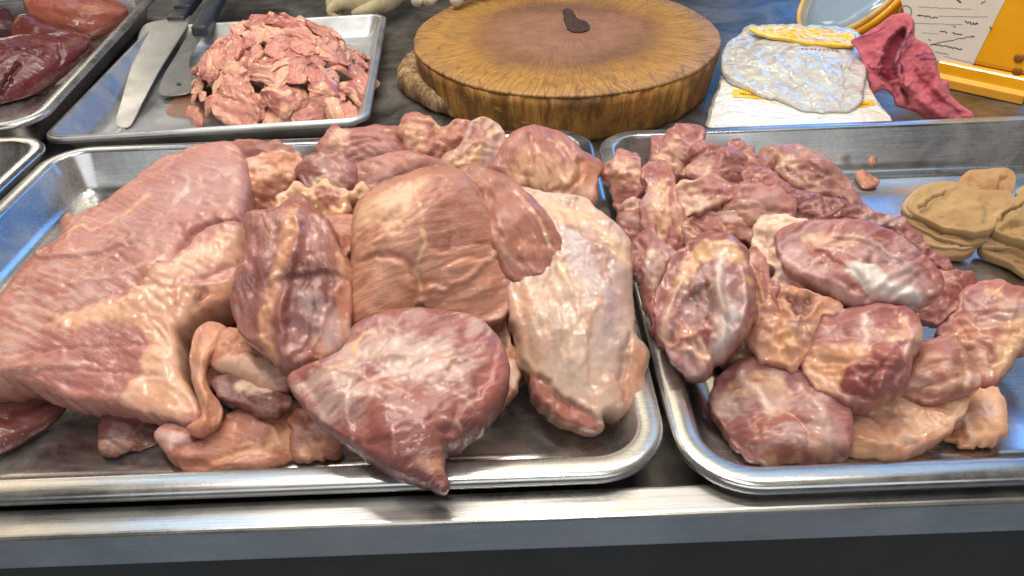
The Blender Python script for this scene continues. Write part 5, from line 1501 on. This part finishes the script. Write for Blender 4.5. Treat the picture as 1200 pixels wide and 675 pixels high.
# ------------------------------------------------------------------ pink towel and tan cloth
PK = (212, 112, 124)
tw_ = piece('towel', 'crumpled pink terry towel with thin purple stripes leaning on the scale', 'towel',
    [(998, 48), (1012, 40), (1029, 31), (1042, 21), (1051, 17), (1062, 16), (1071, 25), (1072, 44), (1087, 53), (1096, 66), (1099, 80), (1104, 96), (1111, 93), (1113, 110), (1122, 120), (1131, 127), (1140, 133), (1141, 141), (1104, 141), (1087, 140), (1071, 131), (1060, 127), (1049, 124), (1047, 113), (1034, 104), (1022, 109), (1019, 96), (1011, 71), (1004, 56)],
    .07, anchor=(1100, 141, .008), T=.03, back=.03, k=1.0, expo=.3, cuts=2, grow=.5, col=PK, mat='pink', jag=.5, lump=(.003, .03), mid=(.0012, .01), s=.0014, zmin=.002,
    patches=[P_((150, 50, 66), [(1034, 68), (1040, 48), (1052, 36), (1064, 34), (1058, 54), (1050, 70), (1050, 92), (1042, 98), (1030, 88)], soft=2, h=-26, a=.7), P_((172, 66, 82), [(1080, 86), (1094, 82), (1092, 100), (1084, 104)], soft=3, h=-7, a=.4)],  # shade inside the hollows painted as deeper pink
    strokes=[S_([(1071, 28), (1062, 50), (1052, 70), (1054, 90), (1061, 100)], w=4, a=8), S_([(1000, 46), (1020, 40), (1036, 30)], w=.9, c=(92, 30, 88), ca=.8), S_([(1070, 36), (1056, 62), (1058, 88), (1061, 100)], w=.9, c=(92, 30, 88), ca=.8), S_([(1066, 36), (1052, 62), (1050, 80)], w=.8, c=(206, 170, 200), ca=.7), S_([(1074, 66), (1084, 63), (1094, 64)], w=.9, c=(92, 30, 88), ca=.8), S_([(1079, 71), (1088, 69), (1096, 70)], w=.9, c=(92, 30, 88), ca=.8), S_([(1040, 46), (1052, 38), (1064, 36)], w=.8, c=(92, 30, 88), ca=.7), S_([(1016, 76), (1025, 81)], w=1, c=(92, 30, 88), ca=.8),
             S_([(1026, 56), (1032, 80), (1036, 98)], w=4, a=5), S_([(1064, 96), (1080, 118), (1104, 136)], w=5, a=5), S_([(1058, 104), (1062, 122)], w=3, a=-8, c=(110, 34, 48), ca=.6), S_([(1086, 100), (1100, 116), (1124, 132)], w=3, a=-5), S_([(1074, 84), (1084, 108), (1098, 120)], w=3, a=-6), S_([(1096, 96), (1102, 112), (1118, 128)], w=3, a=3), S_([(1030, 88), (1044, 100), (1046, 112)], w=4, a=-6, c=(120, 36, 52), ca=.5), S_([(1084, 58), (1078, 74), (1080, 92)], w=3, a=3)])  # the dark crease strokes paint shade into the folds
TN = (196, 164, 124)
rg = empty('cleaning_cloth', tuple(U(1150, 270, FLOOR)), 'folded tan cotton cloth lying in the right corner of the shank tray', 'cloth')
ck_ = dict(mat='tan', jag=.5, lump=(.0024, .024), mid=(.0004, .012), s=.0014, k=.35, cuts=1, grow=.8, parent=rg)
for pts, ah, T_, col_, sts in [
        ([(1058, 262), (1080, 274), (1110, 282), (1140, 287), (1136, 292), (1108, 292), (1084, 287), (1066, 276)], (1108, 292, .017), .004, (186, 156, 120), [S_([(1070, 272), (1100, 284), (1134, 289)], w=1.2, a=-2)]),
        ([(1057, 244), (1068, 230), (1078, 222), (1092, 217), (1104, 218), (1090, 228), (1080, 240), (1076, 252), (1066, 254)], (1070, 250, .034), .006, (198, 168, 128), [S_([(1066, 246), (1078, 232), (1094, 222)], w=1.4, a=-2)]),
        ([(1190, 226), (1210, 216), (1240, 214), (1262, 230), (1240, 240), (1206, 236)], (1206, 234, .040), .008, (200, 168, 128), []),
        ([(1150, 290), (1152, 282), (1180, 279), (1216, 284), (1250, 284), (1250, 292), (1214, 294), (1180, 291)], (1180, 290, .022), .004, (186, 156, 120), [S_([(1156, 287), (1190, 286), (1240, 289)], w=1.2, a=-2)]),
        ([(1060, 254), (1075, 262), (1110, 275), (1142, 282), (1139, 297), (1112, 303), (1092, 297), (1074, 285)], (1100, 300, .010), .007, (158, 126, 90), [S_([(1072, 272), (1100, 284), (1136, 290)], w=2, a=-3)]),
        ([(1150, 298), (1149, 284), (1180, 280), (1214, 284), (1262, 278), (1266, 310), (1240, 336), (1202, 327), (1182, 313)], (1182, 312, .010), .010, (160, 128, 92), [S_([(1156, 288), (1180, 294), (1220, 310)], w=2.5, a=-4), S_([(1170, 300), (1200, 308), (1240, 306)], w=2.5, a=-3)]),
        ([(1058, 251), (1065, 238), (1090, 248), (1120, 260), (1152, 268), (1156, 282), (1130, 289), (1098, 281), (1070, 268)], (1110, 286, .020), .008, (172, 140, 98), [S_([(1064, 254), (1092, 268), (1140, 280)], w=2, a=-2.5)]),
        ([(1120, 220), (1132, 205), (1145, 203), (1160, 202), (1184, 202), (1189, 212), (1183, 228), (1150, 234), (1126, 230)], (1150, 230, .028), .010, (190, 148, 104), [S_([(1140, 208), (1150, 220), (1148, 230)], w=2, a=-2), S_([(1176, 206), (1172, 218), (1178, 228)], w=2, a=-3)]),
        ([(1064, 248), (1066, 236), (1078, 225), (1095, 218), (1118, 217), (1136, 224), (1150, 227), (1180, 226), (1188, 238), (1170, 254), (1162, 270), (1142, 275), (1110, 270), (1082, 259)], (1110, 268, .032), .009, (186, 152, 108), [S_([(1110, 222), (1096, 230), (1080, 243)], w=1.6, a=-5, c=(96, 72, 44), ca=.6), S_([(1112, 224), (1096, 234), (1084, 246)], kind='s', w=3, a=-3, len=4), S_([(1094, 252), (1120, 244), (1150, 240)], w=4, a=1.5), S_([(1076, 230), (1074, 242), (1084, 252)], w=2, a=-3), S_([(1150, 232), (1160, 244), (1156, 262)], w=3, a=-2)]),  # dark brown stroke: fold shade put into the colour
        ([(1160, 270), (1164, 254), (1180, 242), (1198, 230), (1210, 222), (1250, 226), (1264, 258), (1244, 292), (1204, 288), (1176, 281)], (1200, 286, .030), .014, (178, 146, 102), [S_([(1204, 236), (1184, 246), (1172, 258)], w=1.8, a=-6, c=(90, 66, 40), ca=.6), S_([(1172, 270), (1190, 262), (1216, 266)], w=2.5, a=-5), S_([(1176, 276), (1200, 276), (1230, 280)], w=2, a=-3)])]:  # here too the dark stroke colours in the shade of a fold
    rw_ = random.Random(int(pts[0][0] * 7 + pts[1][1]))
    kn_ = np.array([1152.0, 283.0])
    pa_ = np.array(pts)
    sts = list(sts)
    for q_ in range(9):                  # fine creases drawn towards the knot
        e_ = pa_[rw_.randrange(len(pa_))]
        m0 = pa_.mean(0) * .25 + e_ * .75
        m1 = m0 + (kn_ - m0) * rw_.uniform(.3, .7)
        md = (m0 + m1) / 2 + np.array([rw_.uniform(-5, 5), rw_.uniform(-5, 5)])
        sts.append(S_([m0, md, m1], w=rw_.uniform(1.0, 2.2), a=rw_.choice((-1.8, -1.2, 1.2, -2.4)), **(dict(kind='s', len=4) if rw_.random() < .5 else {})))
    piece('fold', None, None, pts, .03, anchor=ah, T=T_ * .85, back=.010, expo=.15, col=col_, strokes=sts, **ck_)

# ------------------------------------------------------------------ scale
YEL = lin((244, 170, 22))
my = plain_material('yellow_enamel', tuple(YEL), .32, var=.12, scale=14, bmp=.0004, bscale=60, coat=.4)
B0, B1 = U(1197, 124, 0), U(1090, 100, 0)
ax = (B1 - B0); wid = np.linalg.norm(ax); ax /= wid           # along the foot, to the left and away
on = np.array([ax[1], -ax[0], 0]);  on = on if on[1] < 0 else -on    # outwards, towards the buyer
Zv = np.array([0, 0, 1.0])
sca = empty('weighing_scale', tuple(B0), 'yellow enamelled market scale with a paper certificate stuck on its side', 'scale')
sca.location = tuple(B0 * [1, 1, 0])


def prism(name, sec, length, mat, start=0.0, bevel=.002):
    """section in (outwards, up) swept along the foot"""
    bm = bmesh.new()
    r0 = [bm.verts.new(B0 * [1, 1, 0] + on * a + Zv * z + ax * start) for a, z in sec]
    r1 = [bm.verts.new(B0 * [1, 1, 0] + on * a + Zv * z + ax * (start + length)) for a, z in sec]
    n = len(sec)
    for i in range(n):
        bm.faces.new((r0[i], r0[(i + 1) % n], r1[(i + 1) % n], r1[i]))
    bm.faces.new(r0[::-1]); bm.faces.new(r1)
    return bm_obj(name, bm, mat, sca, bevel=bevel, smooth_=False)


prism('foot', [(0, .001), (.003, .014), (-.003, .018), (-.004, .032), (-.008, .036), (-.30, .036), (-.30, .001)], wid, my)
lean = .10
prism('body', [(-.009, .0365), (-.009 - lean * .29, .33), (-.27, .33), (-.29, .0365)], wid - .012, my, .006, .006)
# the paper lies on the leaning side of the body
pn_ = on * 1 + Zv * lean; pn_ /= np.linalg.norm(pn_)
Cb = B0 * [1, 1, 0] + on * (-.009) + Zv * .0365


def on_panel(px, lift):
    X, _ = hit(px, Cb + pn_ * lift, pn_)
    return X


def sheet(name, px, lift, th, mat, parent):
    bm = bmesh.new()
    f = bm.faces.new([bm.verts.new(p) for p in on_panel(px, lift)])
    r = bmesh.ops.extrude_face_region(bm, geom=[f])
    for x in r['geom']:
        if isinstance(x, bmesh.types.BMVert): x.co += Vector(pn_) * th
    return bm_obj(name, bm, mat, parent)


paper = plain_material('paper', lin((226, 214, 200)), .7, var=.05, scale=30)
stk = sheet('certificate_sticker', [(1052, -14), (1182, -8), (1139, 78), (1088, 70), (1070, 40), (1060, 16)], .0004, .0005, paper, sca)
ink = plain_material('ink', (.03, .028, .03), .7)
ink2 = plain_material('grey_print', (.24, .23, .22), .7)


def squiggle(x0, y0, x1, y1, amp, nw, wdt, mat, name, seed):
    rr = random.Random(seed)
    n = max(6, int(nw))
    pts = []
    for i in range(n + 1):
        t = i / n
        pts.append((x0 + (x1 - x0) * t + rr.uniform(-.5, .5), y0 + (y1 - y0) * t + rr.uniform(-amp, amp)))
    pts = smooth(pts, False, .8)
    X = on_panel(pts, .0011)
    bm = bmesh.new()
    pv_ = None
    tg = np.gradient(X, axis=0)
    sd = np.cross(tg, pn_); sd /= np.linalg.norm(sd, axis=1)[:, None] + 1e-9
    for i in range(len(X)):
        a, b_ = bm.verts.new(X[i] + sd[i] * wdt), bm.verts.new(X[i] - sd[i] * wdt)
        if pv_: bm.faces.new((pv_[0], pv_[1], b_, a))
        pv_ = (a, b_)
    return bm


def ink_part(name, items, mat):
    bm = bmesh.new()
    for k, it in enumerate(items):
        b2_ = squiggle(*it[:7], mat, name, k + 3)
        me = bpy.data.meshes.new('t'); b2_.to_mesh(me); b2_.free()
        bm.from_mesh(me); bpy.data.meshes.remove(me)
    o = bm_obj(name, bm, mat)
    o.parent = stk
    s = o.modifiers.new('ink_thickness', 'SOLIDIFY'); s.thickness = .0001; s.offset = 1
    return o


ink_part('handwriting', [(1075, 18, 1099, 21, 1.2, 22, .0006), (1131, 26, 1146, 28, 1.6, 14, .0006), (1101, 36, 1110, 38, 1.0, 9, .0006), (1116, 38, 1127, 41, 1.2, 10, .0006), (1117, 31, 1120, 32, .8, 6, .0005), (1092, 52, 1142, 42, .8, 12, .00045), (1090, 52, 1110, 54, 1.0, 14, .0006), (1110, 55, 1128, 58, 1.0, 14, .0006), (1138, 42, 1142, 43, 1.4, 6, .0005), (1088, 46, 1091, 47, 1, 6, .0005), (1160, 31, 1162, 35, .4, 6, .0006), (1150, 4, 1155, 1, 1, 6, .0005), (1120, -1, 1126, 3, 1.4, 10, .0007)], ink)
ink_part('printed_lines', [(1076, 8, 1138, 11, .5, 60, .0003), (1100, 19, 1158, 20, .5, 56, .0003), (1072, 27, 1128, 29, .4, 50, .0003), (1080, 38, 1100, 40, .5, 20, .0003), (1096, 61, 1112, 64, .6, 16, .0005), (1106, 66, 1140, 74, .5, 24, .0003), (1080, 55, 1094, 58, .5, 12, .0003), (1112, -3, 1140, -2, .5, 26, .0003)], ink2)
bm = bmesh.new()      # the round seal
X = on_panel([(1061 + 8 * math.cos(a), 14 + 8 * math.sin(a)) for a in np.arange(40) / 40 * 6.2832], .0011)
Xi = on_panel([(1061 + 6.4 * math.cos(a), 14 + 6.4 * math.sin(a)) for a in np.arange(40) / 40 * 6.2832], .0011)
vo_, vi_ = [bm.verts.new(p) for p in X], [bm.verts.new(p) for p in Xi]
for i in range(40): bm.faces.new((vo_[i], vo_[(i + 1) % 40], vi_[(i + 1) % 40], vi_[i]))
sl_ = bm_obj('round_seal', bm, ink2); sl_.parent = stk
rivm = plain_material('rivet', lin((150, 90, 20)), .4)
for x, y in [(1194, 68), (1192, 84)]:
    bm = bmesh.new()
    bmesh.ops.create_uvsphere(bm, u_segments=14, v_segments=8, radius=.006)
    for v in bm.verts: v.co.z *= .4
    o = bm_obj('rivet', bm, rivm, smooth_=True)
    p = on_panel([(x, y)], .001)[0]
    o.matrix_world = Matrix.Translation(p) @ Vector(pn_).to_track_quat('Z', 'Y').to_matrix().to_4x4()
    o.parent = sca; o.matrix_parent_inverse = Matrix.Translation(-sca.location)
# the dial drum on its left, glass face turned up and away
da = Vector((-.66, -.10, .70)).normalized()
dc = Vector(U(1000, -10, .062))
Rm = da.to_track_quat('Z', 'Y').to_matrix().to_4x4()


def drum(name, prof, mat):
    V, Fc = [], []
    n = 72
    for r, z in prof:
        V += [(r * math.cos(2 * math.pi * j / n), r * math.sin(2 * math.pi * j / n), z) for j in range(n)]
    for i in range(len(prof) - 1):
        for j in range(n):
            Fc.append((i * n + j, i * n + (j + 1) % n, (i + 1) * n + (j + 1) % n, (i + 1) * n + j))
    Fc.append(tuple(range((len(prof) - 1) * n, len(prof) * n))); Fc.append(tuple(range(n))[::-1])
    o = mesh_obj(name, V, Fc, mat)
    o.matrix_world = Matrix.Translation(dc) @ Rm
    o.parent = sca; o.matrix_parent_inverse = Matrix.Translation(-sca.location)
    for p in o.data.polygons[-2:]: p.use_smooth = False
    return o


RD = .096
drum('dial_drum', [(RD * .99, -.10), (RD * 1.0, -.012), (RD * 1.04, -.010), (RD * 1.04, -.001), (RD * 1.0, 0)], my)
drum('dial_rim', [(RD * 1.0, .0003), (RD * 1.01, .005), (RD * .97, .010), (RD * .93, .006), (RD * .92, .0008)], plain_material('cream_rim', lin((220, 178, 110)), .35))
drum('dial_glass', [(RD * .93, .0015), (RD * .925, .0055), (RD * .6, .0075), (RD * .3, .008)], plain_material('dial_glass', lin((150, 170, 190)), .12, var=.05, coat=.6))
# ------------------------------------------------------------------ light, world, render
w = bpy.data.worlds.new('World'); SC.world = w; w.use_nodes = True
bg = w.node_tree.nodes['Background']
bg.inputs[0].default_value = (.50, .44, .38, 1); bg.inputs[1].default_value = .12


def area(name, loc, at, size, size_y, power, col):
    l = bpy.data.lights.new(name, 'AREA')
    l.shape = 'RECTANGLE'; l.size, l.size_y = size, size_y
    l.energy = power; l.color = col
    o = link(bpy.data.objects.new(name, l))
    o.location = loc
    o.rotation_euler = (Vector(at) - Vector(loc)).to_track_quat('-Z', 'Y').to_euler()
    return o


area('panel_lamp', (-2.2, 1.8, 1.75), (-.4, .4, 0), 1.3, 1.0, 9, (1, .80, .50))
area('cool_panel', (-1.05, 1.75, 1.85), (-.2, .5, 0), .6, .9, 4, (.40, .66, 1))  # added cool panel, out of view, for bluish reflections on the ledge
area('panel_lamp', (-.05, 1.68, 1.9), (0, .4, 0), 1.0, .9, 7, (1, .84, .58))
area('cool_panel', (1.2, 1.75, 1.85), (.2, .5, 0), 1.0, .9, 4.5, (.38, .64, 1))  # second added cool panel, for the bluish right end of the ledge
area('tube_lamp', (-.2, .30, 1.5), (0, .5, 0), 1.3, .03, 17, (1, .94, .84))
area('tube_lamp', (.1, .95, 1.6), (0, .6, 0), 1.3, .03, 16, (1, .94, .84))
area('daylight_back_right', (1.9, 3.0, 1.15), (.4, .6, 0), 1.8, .8, 18, (.10, .38, 1))
area('daylight_back_left', (-2.0, 3.2, 1.4), (-.2, .6, 0), .8, .5, 6, (1, .93, .80))
area('daylight_street', (0, -2.2, 1.6), (0, .5, 0), 3.5, 1.4, 31, (.88, .94, 1))
SC.view_settings.view_transform = 'Standard'
SC.view_settings.look = 'None'
SC.view_settings.exposure = 0
SC.view_settings.gamma = 1
SC.render.engine = 'CYCLES'
SC.cycles.use_denoising = True
SC.cycles.max_bounces = 8
SC.cycles.sample_clamp_indirect = 6
